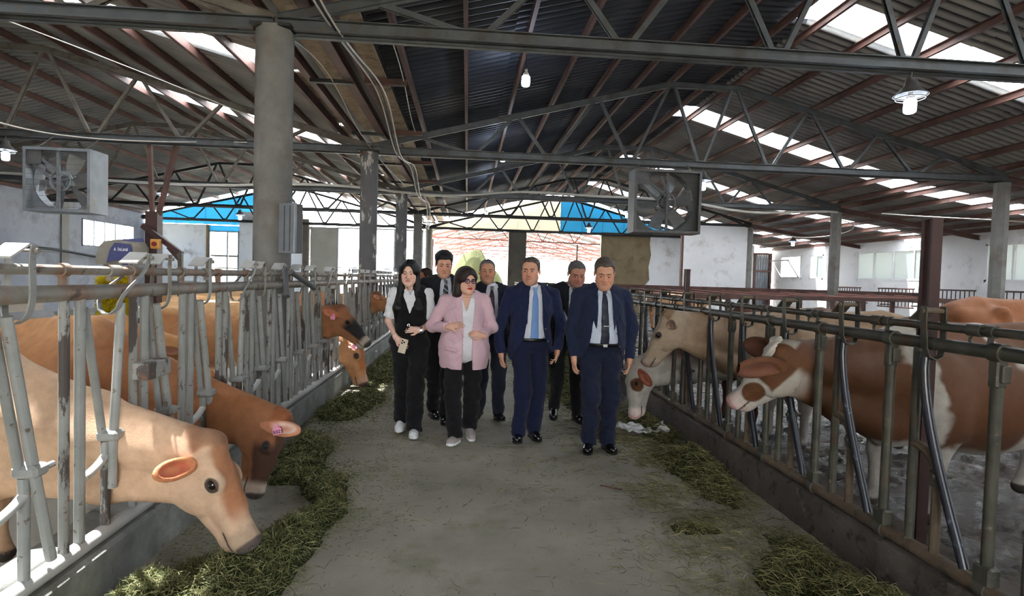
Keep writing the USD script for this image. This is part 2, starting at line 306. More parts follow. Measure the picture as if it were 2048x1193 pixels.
mat('enamel_white', [S(196, 192, 184), S(214, 210, 202)], 1.5, .7, None, [(S(150, 142, 128), 2, .55, .75)])
mat('osb', [S(124, 110, 92), S(148, 134, 114), S(168, 154, 134)], 7, .85, (30, .004), [(S(84, 66, 48), 3, .54, .68), (S(70, 56, 44), 16, .64, .7)], spec=.2)
mat('galvanised', [S(118, 123, 130), S(140, 145, 152)], 4, .45, (30, .0006), [(S(128, 126, 120), 3, .54, .7), (S(110, 92, 74), 9, .68, .73)], metal=.4, spec=.5)
mat('galv_dusty', [S(80, 82, 84), S(98, 98, 98)], 4, .55, (30, .001), [(S(84, 76, 66), 3, .5, .68)], metal=.3, spec=.5)
mat('fan_blade', [S(120, 122, 124), S(142, 144, 146)], 4, .5, None, [(S(96, 90, 84), 3, .5, .7)], metal=.4)
mat('wire', [S(110, 108, 104)], 4, .5, None, metal=.4)
mat('cable_white', [S(196, 192, 184)], 4, .6)
mat('cable_dark', [S(44, 42, 42)], 4, .6)
mat('pvc_pipe', [S(190, 186, 178), S(204, 200, 194)], 3, .5)
mat('brush_yellow', [S(190, 166, 16), S(222, 200, 40)], 10, .6)
mat('navy_cover', [S(66, 70, 112), S(78, 82, 126)], 4, .5, None, [(S(96, 96, 112), 4, .6, .7)])
mat('dusty_cover', [S(128, 122, 112), S(150, 144, 132)], 5, .8)
mat('lettering_white', [S(222, 222, 228)], 3, .5)
mat('lettering_blue', [S(24, 22, 60)], 3, .5)
mat('switch_orange', [S(196, 142, 70)], 3, .5); mat('switch_red', [S(120, 30, 34)], 3, .4)
mat('black_rubber', [S(22, 22, 22)], 3, .6)
mat('tarp_beige', [S(164, 154, 142), S(180, 170, 160)], 1, .85, None, [(S(130, 118, 108), 2, .54, .7)])
mat('tag_pink', [S(226, 150, 178)], 3, .5); mat('tag_red', [S(190, 60, 80)], 3, .5)
mat('lamp_shade', [S(74, 72, 72), S(96, 94, 92)], 6, .6, None, [(S(60, 52, 44), 6, .54, .68)], metal=.3)
mat('hay', [S(46, 50, 30), S(70, 74, 46), S(96, 96, 66)], 30, .85, spec=.2)
mat('hay_under', [S(30, 34, 18), S(48, 54, 30), S(68, 72, 44)], 30, .95, (60, .02), spec=.15)
mat('hay_blade', [(1, 1, 1)], 1, .7, attr='col', spec=.25)
mat('white_plastic', [S(206, 206, 204), S(224, 224, 222)], 12, .3, (30, .004), [(S(110, 120, 70), 30, .68, .72)], spec=.6)
mat('outside_ground', [S(150, 146, 136), S(176, 172, 160)], .5, .95)
mat('outside_wall', [S(120, 116, 110), S(150, 146, 140)], .8, .9)
mat('block_white', [S(168, 172, 176), S(190, 194, 198)], 2, .9)
mat('cow_coat', [(.8, .8, .8), (1.1, 1.1, 1.1)], 14, .62, (120, .003), attr='col', spec=.25, sheen=.03, detail=8)
mat('cow_eye', [S(12, 11, 14)], 3, .06, spec=.8)
mat('eye_rim', [S(216, 196, 168)], 3, .7)
mat('skin', [(.84, .80, .79), (1.08, 1.06, 1.05)], 45, .52, (220, .0006), attr='col', spec=.35, sss=.15)
mat('eye_white', [S(176, 168, 162)], 3, .15, spec=.6); mat('eye_dark', [S(26, 18, 14)], 3, .08, spec=.8)
mat('hair_dark', [S(10, 9, 9), S(24, 21, 20)], 40, .45, (90, .006, (1, 1, .12)), spec=.3, stretch=(1, 1, .1))
mat('hair_black', [S(8, 7, 9), S(18, 15, 18)], 50, .42, (110, .006, (1, 1, .06)), spec=.35, stretch=(1, 1, .06))
mat('hair_brown', [S(24, 15, 14), S(48, 30, 26)], 40, .45, (90, .006, (1, 1, .1)), spec=.3, stretch=(1, 1, .1))
mat('hair_grey', [S(62, 60, 60), S(112, 110, 110)], 90, .6, (160, .004, (1, 1, .3)), spec=.3, stretch=(1, 1, .3))
mat('hair_greybrown', [S(52, 44, 40), S(96, 86, 78)], 80, .55, (140, .004, (1, 1, .3)), spec=.35, stretch=(1, 1, .3))
def cloth(name, c, rough=.85, fine=700, sheen=.06, folds=(16, .018)):
    mat(name, [tuple(.88*x for x in c), c, tuple(min(1, 1.12*x) for x in c)], fine, rough, folds, spec=.25, sheen=sheen, detail=2)
cloth('suit_blue', S(26, 33, 66)); cloth('suit_blue_right', S(28, 36, 62)); cloth('suit_navy', S(24, 27, 40)); cloth('suit_black', S(25, 26, 32))
cloth('trousers_blue', S(21, 27, 54)); cloth('trousers_blue_right', S(22, 28, 50)); cloth('trousers_black', S(17, 17, 20)); cloth('vest_black', S(15, 15, 17))
cloth('shirt_white', S(214, 217, 226), sheen=.05); cloth('tee_white', S(226, 226, 230), sheen=.05); cloth('shirt_pale_blue', S(200, 208, 224), sheen=.05)
cloth('blazer_pink', S(210, 176, 186), sheen=.05)
mat('tie_blue', [S(92, 128, 182), S(104, 140, 192)], 400, .5, spec=.4); mat('tie_navy', [S(18, 22, 40), S(24, 28, 48)], 400, .5, spec=.4)
def striped(name, a, b, scale, rot, w):
    n = {'tc': ('texture_coordinate', {}), 'mp': ('mapping', {'rotation': (0, rot, 0)}), 'w': ('wave_texture', {'wave_type': 'bands', 'bands_direction': 'x', 'scale': scale}),
         'r': ('rgb_ramp', {'ramp': [(0, a), (w, a), (w+.02, b), (1, b)]}), 'p': ('principled_bsdf', {'roughness': .5})}
    LOOK[name] = usdkit.material(stage, '/World/Looks/'+name, n, [('tc.object', 'mp.vector'), ('mp.vector', 'w.vector'), ('w.fac', 'r.fac'), ('r.color', 'p.base_color')], surface='p.BSDF')
striped('tie_black_white', S(20, 21, 28), S(190, 190, 196), 13, .9, .72)
striped('tie_dark_stripe', S(30, 32, 40), S(176, 176, 184), 7, .9, .86)
striped('tie_maroon', S(60, 24, 36), S(36, 18, 28), 22, .9, .5)
mat('shoe_black', [S(14, 14, 17)], 3, .16, (40, .001), spec=.8); mat('sole_black', [S(16, 15, 15)], 3, .7)
mat('shoe_white', [S(212, 212, 212), S(226, 226, 226)], 10, .5); mat('shoe_grey', [S(146, 136, 132), S(170, 160, 156)], 40, .6)
mat('lace_white', [S(226, 226, 226)], 3, .7); mat('lace_grey', [S(180, 172, 168)], 3, .7)
mat('belt_black', [S(14, 14, 14)], 3, .35); mat('metal_silver', [S(190, 190, 192)], 3, .25, metal=1.0)
mat('button_dark', [S(20, 22, 34)], 3, .4); mat('button_pink', [S(196, 160, 168)], 3, .4)
mat('glasses_blue', [S(40, 32, 96)], 3, .2, spec=.7); mat('phone_gold', [S(206, 192, 170)], 3, .3); mat('phone_black', [S(14, 14, 16)], 3, .15, spec=.7)
mat('paving_joint', [S(62, 62, 50), S(88, 88, 66)], 12, .95, (40, .006))
def emit(name, c, s): LOOK[name] = usdkit.material(stage, '/World/Looks/'+name, {'e': ('emission', {'color': c, 'strength': s})}, [], surface='e.emission')
emit('lamp_glow', (.66, .78, 1.0), 220.)
def pane(name, clear, body, fac, rough=.3):
    """A sheet that lets part of the light straight through and scatters the rest."""
    n = {'t': ('transparent_bsdf', {'color': clear}), 'd': ('translucent_bsdf', {'color': body}), 's': ('diffuse_bsdf', {'color': body}), 'm': ('mix_closure', {'fac': .35}), 'x': ('mix_closure', {'fac': fac})}
    LOOK[name] = usdkit.material(stage, '/World/Looks/'+name, n, [('d.BSDF', 'm.closure1'), ('s.BSDF', 'm.closure2'), ('t.BSDF', 'x.closure1'), ('m.closure', 'x.closure2')], surface='x.closure')
pane('skylight', (.92, .95, 1), (.85, .88, .9), .45)
pane('clear_sheet', (.97, .98, 1), (.9, .9, .9), .25); pane('blue_sheet', (.08, .26, .38), (.09, .28, .40), .95); pane('panel_white', (.5, .48, .44), (.52, .50, .45), .98)
pane('frosted', (.27, .29, .30), (.32, .34, .34), .85)
def glass(name):
    n = {'t': ('transparent_bsdf', {'color': (.95, .97, .98)}), 'g': ('glossy_bsdf', {'roughness': .02, 'color': (1, 1, 1)}), 'x': ('mix_closure', {'fac': .06})}
    LOOK[name] = usdkit.material(stage, '/World/Looks/'+name, n, [('t.BSDF', 'x.closure1'), ('g.BSDF', 'x.closure2')], surface='x.closure')
glass('window_glass'); glass('lens_glass')
# ------------------------------------------------------------------ the ground and the floors
YE, XL, XR = 28.5, -1.73, 2.28                     # end wall, left and right headlock fences
YS = [.4, 5.8, 11.2, 16.6, 22.0, 28.3]             # the rows of columns and trusses
rng = np.random.default_rng(5)
def sheet_grid(x0, x1, y0, y1, h, fz):
    nx, ny = int((x1-x0)/h)+1, int((y1-y0)/h)+1
    X, Y = np.meshgrid(np.linspace(x0, x1, nx), np.linspace(y0, y1, ny), indexing='ij')
    v = np.stack([X, Y, fz(X, Y)], -1).reshape(-1, 3); i, j = np.meshgrid(np.arange(nx-1), np.arange(ny-1), indexing='ij')
    a = i*ny+j; q = np.stack([a, a+ny, a+ny+1, a+1], -1).reshape(-1, 4); n = len(v)
    edge = np.r_[np.arange(nx)*ny, (nx-1)*ny+np.arange(1, ny), (nx-1-np.arange(1, nx))*ny+ny-1, np.arange(ny-2, 0, -1)]
    w = v[edge]*[1, 1, 0]+[0, 0, v[:, 2].min()-.12]; m = len(edge); k = np.arange(m)
    sk = np.stack([edge[k], n+k, n+(k+1) % m, edge[(k+1) % m]], 1)
    return np.vstack([v, w]), np.vstack([q, sk])
struct('ground', box((-120, -60, -.4), (120, 160, -.16)), 'outside_ground')
fl = thing('floor', kind='structure')
cuts = [-4, 5.27, 10.7, 16.2, 21.6, YE]
for a, b in zip(cuts[:-1], cuts[1:]):
    part(fl, 'floor_slab', sheet_grid(-1.7, 2.3, a+.012, b-.012, .09, lambda x, y: .007*(meshkit.fbm(np.stack([x*1.6, y*1.6, 0*x], -1), 3, 4)-.5)), 'alley_concrete')
part(fl, 'joint_fill', [box((-1.7, c-.02, -.14), (2.3, c+.02, -.012)) for c in cuts[1:-1]], 'paving_joint')
struct('floor_001', sheet_grid(-15.5, -1.95, -4, YE, .3, lambda x, y: -.05+.05*(meshkit.fbm(np.stack([x*2, y*2, 0*x], -1), 3, 2)-.5)), 'pen_dry', 30)
def muck(x, y):
    p = np.stack([x, y, 0*x], -1)
    return -.06+.07*(meshkit.fbm(p*2.2, 3, 5)-.5)+.055*np.clip((meshkit.fbm(p*6, 3, 9)-.5)*7, 0, 1)*meshkit.fbm(p*16, 2, 4)
f2 = thing('floor', kind='structure')
part(f2, 'wet_floor', sheet_grid(2.5, 8.2, .8, 8.2, .03, muck), 'pen_muck', True)
part(f2, 'wet_floor', sheet_grid(2.5, 8.2, 8.2, YE, .1, muck), 'pen_muck', True)
part(f2, 'wet_floor', sheet_grid(8.2, 16, .8, YE, .12, muck), 'pen_muck', True)
part(f2, 'wet_floor', sheet_grid(2.5, 16, -4, .8, .12, muck), 'pen_muck', True)
# the low walls that carry the fences
def rough_wall(x0, x1, y0, y1, z0, z1, h, amp, seed):
    v, f = [], []
    ys = np.arange(y0, y1+h/2, h); prof = [(x0, z0), (x0, (z0+z1)/2), (x0, z1-.02), (x0+.02, z1), ((x0+x1)/2, z1), (x1-.02, z1), (x1, z1-.02), (x1, (z0+z1)/2), (x1, z0)]
    k = len(prof); P = np.array([[x, y, z] for y in ys for x, z in prof])
    n = meshkit.fbm(P*[9, 7, 9], 4, seed)-.5; n2 = meshkit.fbm(P*[9, 7, 9]+40, 4, seed)-.5
    P += np.stack([n*amp*2, 0*n, np.where(P[:, 2] > z0+.1, n2*amp, 0)], 1)
    i, j = np.meshgrid(np.arange(len(ys)-1), np.arange(k-1), indexing='ij'); a = i*k+j
    return P, np.stack([a, a+1, a+k+1, a+k], -1).reshape(-1, 4)
cl = thing('low_wall', 'long pale grey concrete kerb wall under the left headlock fence', 'kerb wall')
for a, b in zip([-3, 5.32, 10.75, 16.15, 21.55], [5.28, 10.72, 16.12, 21.52, 27.6]):
    part(cl, 'wall_section', rough_wall(-2.02, -1.67, a, b, -.14, .25, .12, .006, 3), 'curb_light', 40)
cr = thing('low_wall', 'long rough brown concrete kerb wall under the right headlock fence', 'kerb wall')
for a, b in zip([-3, 5.9, 11.3, 16.7, 22.1], [5.88, 11.28, 16.68, 22.08, 27.6]):
    part(cr, 'wall_section', rough_wall(2.22, 2.56, a, b, -.14, .245, .05 if a < 6 else .15, .022, 8), 'curb_brown', 40)
# ------------------------------------------------------------------ walls
def wall_with_holes(a0, a1, z1, holes, z0=-.16):
    """Rectangles of the wall around its openings, in (along, z): holes are (a0, a1, z0, z1)."""
    out, cur = [], a0
    for h0, h1, b, t in sorted(holes):
        out += [(cur, h0, z0, z1)]
        if b > z0: out += [(h0, h1, z0, b)]
        if t < z1: out += [(h0, h1, t, z1)]
        cur = h1
    return [r for r in out+[(cur, a1, z0, z1)] if r[1]-r[0] > 1e-3]
RW = [(24.35, 25.35, 1.95, 3.08), (26.0, 27.85, 1.95, 3.12), (18.15, 22.15, 1.92, 3.08), (13.6, 16.35, 1.9, 3.08), (8.2, 11.6, 1.9, 3.08)]
struct('wall_right', [box((16, a, c), (16.22, b, d)) for a, b, c, d in wall_with_holes(-4, YE, 3.5, RW)], 'plaster_white')
LW = [(24.1, 27.65, 2.4, 3.52)]
struct('wall_left', [box((-15.72, a, c), (-15.5, b, d)) for a, b, c, d in wall_with_holes(-4, YE, 4.34, LW)], 'plaster_grey')
struct('trim', [box((-15.52, 20.0, 2.06), (-15.46, 24.0, 2.1)), box((-15.52, 22.9, 0), (-15.44, 23.3, 4.0))], 'concrete_panel')
we = thing('wall_end', kind='structure')
def ew(x0, x1, z0, z1, m, nm='wall_panel', dy=0): return part(we, nm, box((x0, YE+dy, z0), (x1, YE+.2, z1)), m, False)
ew(-15.5, -12.62, -.16, 3.76, 'plaster_blue'); ew(-11.1, -8.08, -.16, 4.45, 'plaster_blue'); ew(-12.62, -12.5, -.16, 3.76, 'plaster_tan', 'jamb', -.04)
ew(-8.08, -7.8, -.16, 4.2, 'plaster_dark', 'jamb', -.05); ew(-7.72, -6.42, -.16, 3.72, 'concrete_panel'); ew(-7.8, -6.42, 3.72, 3.84, 'concrete_panel', 'lintel', -.03)
ew(2.03, 2.92, -.16, 4.04, 'plaster_dark', 'pillar', -.1); ew(6.77, 9.5, -.16, 4.08, 'plaster_tan'); ew(9.5, 11.4, -.16, 4.08, 'plaster_tan')
pt = [(9.05, .2), (9.25, .9), (9.0, 1.3), (9.35, 1.7), (9.28, 2.4), (9.4, 3.0), (9.3, 3.6), (9.36, 4.07), (11.38, 4.07), (11.38, .2)]
part(we, 'plaster_patch', extrude(pt, YE-.03, YE+.01), 'plaster_white', False, label='whitewashed plaster with a ragged edge')
ew(11.4, 14.9, -.16, 3.7, 'plaster_white')
gx = lambda x: np.interp(x, [-15.6, -9.3, -7.9, -1.75, 3.95, 5.4, 11.4, 16.2], [4.12, 5.74, 5.74, 4.18, 5.74, 5.74, 4.09, 3.42])
def gable(x0, x1, z0, m, nm, n=4, th=.04, lean=0):
    for a, b in zip(np.linspace(x0, x1, n+1)[:-1], np.linspace(x0, x1, n+1)[1:]):
        xs = [a+.004]+[x for x in (-9.3, -7.9, 3.95, 5.4) if a < x < b]+[b-.004]
        part(we, nm, extrude([(a+.004, z0), (b-.004, z0)]+[(x, gx(x)-.03) for x in xs[::-1]], YE+.02, YE+.02+th), m, False)
gable(-15.4, -8.6, 3.8, 'blue_sheet', 'gable_sheet', 5); gable(-8.6, -2.0, 3.86, 'clear_sheet', 'gable_sheet', 5)
gable(-1.85, 4.65, 4.06, 'panel_white', 'gable_sheet', 6); gable(4.65, 11.2, 4.06, 'blue_sheet', 'gable_sheet', 6)
part(we, 'blue_strip', box((-12.5, YE, 3.48), (-11.1, YE+.05, 3.74)), 'blue_sheet', False)
wi = thing('wall_inner', kind='structure')
part(wi, 'wall_panel', box((8.52, 21.9, -.16), (11.32, 22.06, 3.92)), 'plaster_white', False); part(wi, 'steel_edge', box((8.44, 21.86, -.16), (8.52, 22.0, 3.7)), 'purlin_brown', False)
# windows and glazed openings
def window(name, rect, n, along, at, pane_m, frame_m='plaster_white', th=.07, rows=1, open_one=None, split=None):
    a0, a1, z0, z1 = rect; w = thing(name, kind='structure')
    def bx(p, q, c, d, e0=-.03, e1=.05): return box((at+e0, p, c), (at+e1, q, d)) if along == 'y' else box((p, at+e0, c), (q, at+e1, d))
    part(w, 'window_frame', [bx(a0, a1, z0, z0+th), bx(a0, a1, z1-th, z1), bx(a0, a0+th, z0, z1), bx(a1-th, a1, z0, z1)], frame_m, False)
    xs = np.linspace(a0, a1, n+1) if split is None else np.array(split)
    for x in xs[1:-1]: part(w, 'mullion', bx(x-th/2, x+th/2, z0+th, z1-th), frame_m, False)
    zs = np.linspace(z0, z1, rows+1)
    for z in zs[1:-1]: part(w, 'transom', bx(a0+th, a1-th, z-th/3, z+th/3), frame_m, False)
    for i, (p, q) in enumerate(zip(xs[:-1], xs[1:])):
        for c, d in zip(zs[:-1], zs[1:]):
            m = pane_m[(i) % len(pane_m)] if isinstance(pane_m, (list, tuple)) else pane_m
            if m: part(w, 'window_pane', bx(p+th/2, q-th/2, c+th/3, d-th/3, .005, .013), m, False)
    return w
window('window_1', RW[2], 4, 'y', 16.02, 'frosted'); window('window_2', RW[3], 3, 'y', 16.02, 'frosted')
w3 = window('window_3', RW[1], 2, 'y', 16.02, [None, 'clear_sheet'], split=[26.0, 26.1, 27.85]); window('window_4', RW[0], 2, 'y', 16.02, ['frosted', 'window_glass'])
sash = cat_mesh([box((-.02, 0, 0), (.02, .06, 1.05)), box((-.02, 1.5, 0), (.02, 1.56, 1.05)), box((-.02, 0, 0), (.02, 1.56, .06)), box((-.02, 0, .99), (.02, 1.56, 1.05))])
part(w3, 'open_sash', xf(sash, Ry(-.6), (15.98, 26.15, 2.02)), 'plaster_white', False); window('window_5', RW[4], 3, 'y', 16.02, 'frosted')
window('window_6', LW[0], 5, 'y', -15.52, 'window_glass', 'galvanised', .05)
window('window_7', (-12.5, -11.1, -.1, 3.48), 2, 'x', YE, 'window_glass', 'galvanised', .05, rows=2, split=[-12.5, -11.63, -11.1])
window('window_8', (-6.42, -2.25, -.1, 3.86), 3, 'x', YE, 'window_glass', 'galvanised', .05, rows=2)
d1 = thing('door_1', kind='structure')
part(d1, 'door_frame', [box((14.9, YE-.05, 0), (15.0, YE+.1, 3.3)), box((15.75, YE-.05, 0), (15.87, YE+.1, 3.3))]+[box((15, YE-.05, z), (15.75, YE+.05, z+.1)) for z in (1.0, 2.3, 3.2)], 'purlin_brown', False)
yy = np.linspace(15.0, 15.75, 30); zz = np.array([0, 3.2])
part(d1, 'corrugated_sheet', strap([(x, YE+.06+.02*math.sin(i*1.3), 1.6) for i, x in enumerate(yy)], 3.2, .006, (0, 0, 1)), 'galvanised', False)
# ------------------------------------------------------------------ roof: corrugated sheets, skylights, purlins
def corrugated(p0, p1, y0, y1, amp=.045, wl=.177, t=.008, res=7):
    """One sheet whose ridges run from p0 to p1 (x, z); its length along y."""
    n = max(3, int((y1-y0)/wl*res)); y = np.linspace(y0, y1, n); w = amp*np.sin(2*PI*y/wl)
    rows = [np.stack([np.full(n, p[0]), y, p[1]+w+o], 1) for p, o in ((p0, 0), (p1, 0), (p1, t), (p0, t))]
    v = np.concatenate(rows); i = np.arange(n-1); q = [np.stack([a*n+i, b*n+i, b*n+i+1, a*n+i+1], 1) for a, b in ((0, 1), (1, 2), (2, 3), (3, 0))]
    return v, np.vstack(q)
def roof(name, slopes, ybays, y_lo):
    r = thing(name, kind='structure'); r_dark = r if y_lo else None
    for (xa, za, xb, zb, sky, ncourse) in slopes:
        xs = np.linspace(xa, xb, ncourse+1)
        for b, (y0, y1) in enumerate(ybays):
            s0, s1 = y0+2.28, y0+3.16
            for k in range(ncourse):
                f0, f1 = (xs[k]-xa)/(xb-xa), (xs[k+1]-xa)/(xb-xa); up = za > zb
                lap = .09 if k < ncourse-1 else 0
                step = .010*(k % 2)
                p0 = (xs[k], za+(zb-za)*f0+step); p1 = (xs[k+1]+lap, za+(zb-za)*(f1+lap/abs(xb-xa))+step)
                spans = [(y0, y1)] if not sky else [(y0, s0+.05), (s1-.05, y1)]
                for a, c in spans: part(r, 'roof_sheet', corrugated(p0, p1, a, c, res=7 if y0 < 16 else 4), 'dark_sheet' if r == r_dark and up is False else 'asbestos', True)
                if sky: part(r, 'skylight_sheet', corrugated((p0[0], p0[1]+.012), (p1[0], p1[1]+.012), s0, s1, t=.003, res=5), 'skylight', True)
    return r
BAYS = [(-5, .4), (.4, 5.8), (5.8, 11.2), (11.2, 16.6), (16.6, 22.0), (22.0, 28.6)]
H0 = .19                                            # sheets lie above the purlins
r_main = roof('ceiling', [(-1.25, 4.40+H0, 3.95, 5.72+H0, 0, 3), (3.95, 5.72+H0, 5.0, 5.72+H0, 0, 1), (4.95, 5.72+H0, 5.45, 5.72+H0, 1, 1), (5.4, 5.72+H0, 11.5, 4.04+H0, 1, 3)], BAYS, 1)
r_left = roof('ceiling', [(-15.7, 4.10+H0, -9.3, 5.72+H0, 0, 3), (-9.3, 5.72+H0, -7.9, 5.72+H0, 0, 1), (-7.9, 5.72+H0, -2.62, 4.37+H0, 1, 3)], BAYS, 0)
r_lean = roof('ceiling', [(11.3, 4.20+H0-.1, 16.4, 3.44+H0-.1, 1, 2)], BAYS, 0)
for root, xs, zf in ((r_main, [-.95, -.1, .77, 1.65, 2.5, 3.35, 4.15, 4.95, 5.5, 6.3, 7.15, 8.05, 8.9, 9.6, 10.5, 11.2], lambda x: float(np.interp(x, [-1.25, 3.95, 5.4, 11.5], [4.40, 5.72, 5.72, 4.04]))),
                     (r_left, [-7.75, -6.85, -6.0, -5.1, -4.2, -3.3, -8.6, -9.45, -10.3, -11.2, -12.1, -13.0, -13.9, -14.8, -15.4], lambda x: float(np.interp(x, [-15.7, -9.3, -7.9, -2.62], [4.10, 5.72, 5.72, 4.37]))),
                     (r_lean, [11.7, 12.6, 13.5, 14.4, 15.2, 15.9], lambda x: 4.1-.149*(x-11.3))):
    for x in xs:
        part(root, 'purlin', channel((x, -5, zf(x)+.085), (x, YE+.1, zf(x)+.085), .055, .13, .009, 1), 'purlin_brown', False)
for y in YS[1:-1]: part(r_lean, 'rafter', ibeam((11.3, y, 3.98), (16.1, y, 3.27), .1, .14), 'purlin_brown', False)
# the valley gutter over the left columns
va = thing('roof_valley', kind='structure')
seg = [(.5, 3.2), (3.3, 5.7), (5.9, 8.3), (8.45, 11.1), (11.35, 13.9), (14.0, 16.5), (16.75, 19.2), (19.35, 21.9), (22.2, 25), (25.1, 28.2)]
for i, (a, b) in enumerate(seg):
    for x0, x1, z in ((-2.62, -2.3, 4.44), (-2.03, -1.80, 4.33), (-1.45, -1.2, 4.36)):
        s = rng.uniform(-.03, .03); part(va, 'board', xf(box((x0, a, z), (x1+.03*s, b, z+.02)), None, (s*.4, 0, s*.3)), 'osb', False)
    part(va, 'batten', box((-2.2, b-.35, 4.17), (-1.62, b-.28, 4.22)), 'truss_dark', False)
    part(va, 'batten', box((-1.5, b-.2, 4.24), (-.92, b-.12, 4.32)), 'purlin_brown', False)
for x, z, w in ((-2.22, 4.29, .09), (-1.68, 4.27, .13), (-1.5, 4.36, .05), (-2.55, 4.36, .06)): part(va, 'valley_beam', ibeam((x, -5, z), (x, YE, z), w, .14), 'purlin_brown', False)
part(va, 'gutter', box((-2.65, -5, 4.66), (-1.18, YE+.2, 4.69)), 'truss_dark', False)
# ------------------------------------------------------------------ columns
def column_mesh(x, y, w, z0, z1, ch=.3):
    c = w*ch; h = w/2; sec = [(-h+c, -h), (h-c, -h), (h, -h+c), (h, h-c), (h-c, h), (-h+c, h), (-h, h-c), (-h, -h+c)]
    zs = np.linspace(z0, z1, 7); v = np.array([[x+a, y+b, z] for z in zs for a, b in sec]); i, j = np.meshgrid(np.arange(6), np.arange(8), indexing='ij')
    q = np.stack([i*8+j, i*8+(j+1) % 8, (i+1)*8+(j+1) % 8, (i+1)*8+j], -1).reshape(-1, 4); return v, q
names = ['nearest tall grey concrete column with a steel box, by the left fence', 'second grey column behind the left fence, its paint worn in pale streaks', 'third concrete column of the left row, rust stained in its lower half',
         'fourth smooth grey column of the left row, beside the dark doorway', 'last and farthest concrete column of the left row, at the end wall']
for k, y in enumerate(YS[1:]):
    t = thing('concrete_column', names[k], 'column', (-1.94, y, 0))
    part(t, 'column_shaft', column_mesh(0, 0, .315 if k else .33, -.15, 3.95), ['column_concrete', 'column_worn', 'column_worn', 'column_concrete', 'column_concrete'][k], 60)
    part(t, 'steel_cap', box((-.19, -.16, 3.93), (.19, .16, 3.96)), 'truss_dark', False)
rn = ['nearest round concrete column of the right row, under the truss end', 'second concrete column of the right row, in front of the frosted windows', 'third slim column of the right row, at the edge of the white wall', 'last concrete column of the right row, at the end wall']
for k, y in enumerate(YS[2:]):
    t = thing('concrete_column', rn[k], 'column', (11.25, y, 0))
    part(t, 'column_shaft', column_mesh(0, 0, .30, -.15, 3.92, .33), 'column_concrete', 40); part(t, 'steel_cap', box((-.18, -.15, 3.9), (.18, .15, 3.93)), 'truss_dark', False)
# ------------------------------------------------------------------ trusses
def truss(label, y, ends, lows, ups, ridge, m, zc=3.99, h=.12, w=.09, web=.055, red=None, group=None):
    t = thing('roof_truss', label, 'roof truss', (0, y, 0), group=group); x0, x1 = ends
    top = lambda x: float(np.interp(x, [x0, ridge[0], ridge[1], x1], [zc+.06, 5.56, 5.56, zc+.06]))
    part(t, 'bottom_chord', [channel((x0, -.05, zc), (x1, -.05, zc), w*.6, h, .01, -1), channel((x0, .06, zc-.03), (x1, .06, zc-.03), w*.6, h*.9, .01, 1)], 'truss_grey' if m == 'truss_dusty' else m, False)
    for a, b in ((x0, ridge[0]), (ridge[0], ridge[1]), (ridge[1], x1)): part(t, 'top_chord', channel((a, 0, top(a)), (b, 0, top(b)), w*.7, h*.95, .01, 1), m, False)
    nodes = sorted([(x, zc) for x in lows]+[(x, None) for x in ups])
    for (a, za), (b, zb) in zip(nodes[:-1], nodes[1:]):
        za = top(a)-.02 if za is None else za+.02; zb = top(b)-.02 if zb is None else zb+.02
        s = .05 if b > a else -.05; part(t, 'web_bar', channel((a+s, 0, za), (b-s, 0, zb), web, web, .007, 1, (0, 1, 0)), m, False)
    for x in lows: part(t, 'gusset', box((x-.09, -.02, zc-.05), (x+.09, .02, zc+.09)), m, False)
    return t
words = ['nearest', 'second', 'third', 'fourth', 'fifth']
for k, y in enumerate(YS[1:]):
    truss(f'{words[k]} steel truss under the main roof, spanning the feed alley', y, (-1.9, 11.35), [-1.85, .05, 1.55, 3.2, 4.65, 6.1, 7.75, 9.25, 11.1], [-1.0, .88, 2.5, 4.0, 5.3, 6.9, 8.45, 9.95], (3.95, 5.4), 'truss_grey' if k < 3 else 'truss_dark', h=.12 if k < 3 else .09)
    truss(f'{words[k]} steel truss under the roof over the left pens', y, (-15.5, -1.95), [-15.3, -13.2, -11.7, -10.15, -8.6, -7.0, -5.4, -3.8, -2.2], [-14.2, -12.4, -10.9, -9.35, -7.85, -6.2, -4.65, -3.1], (-9.3, -7.9), 'truss_dusty' if k < 3 else 'truss_dark', h=.12 if k < 3 else .09)
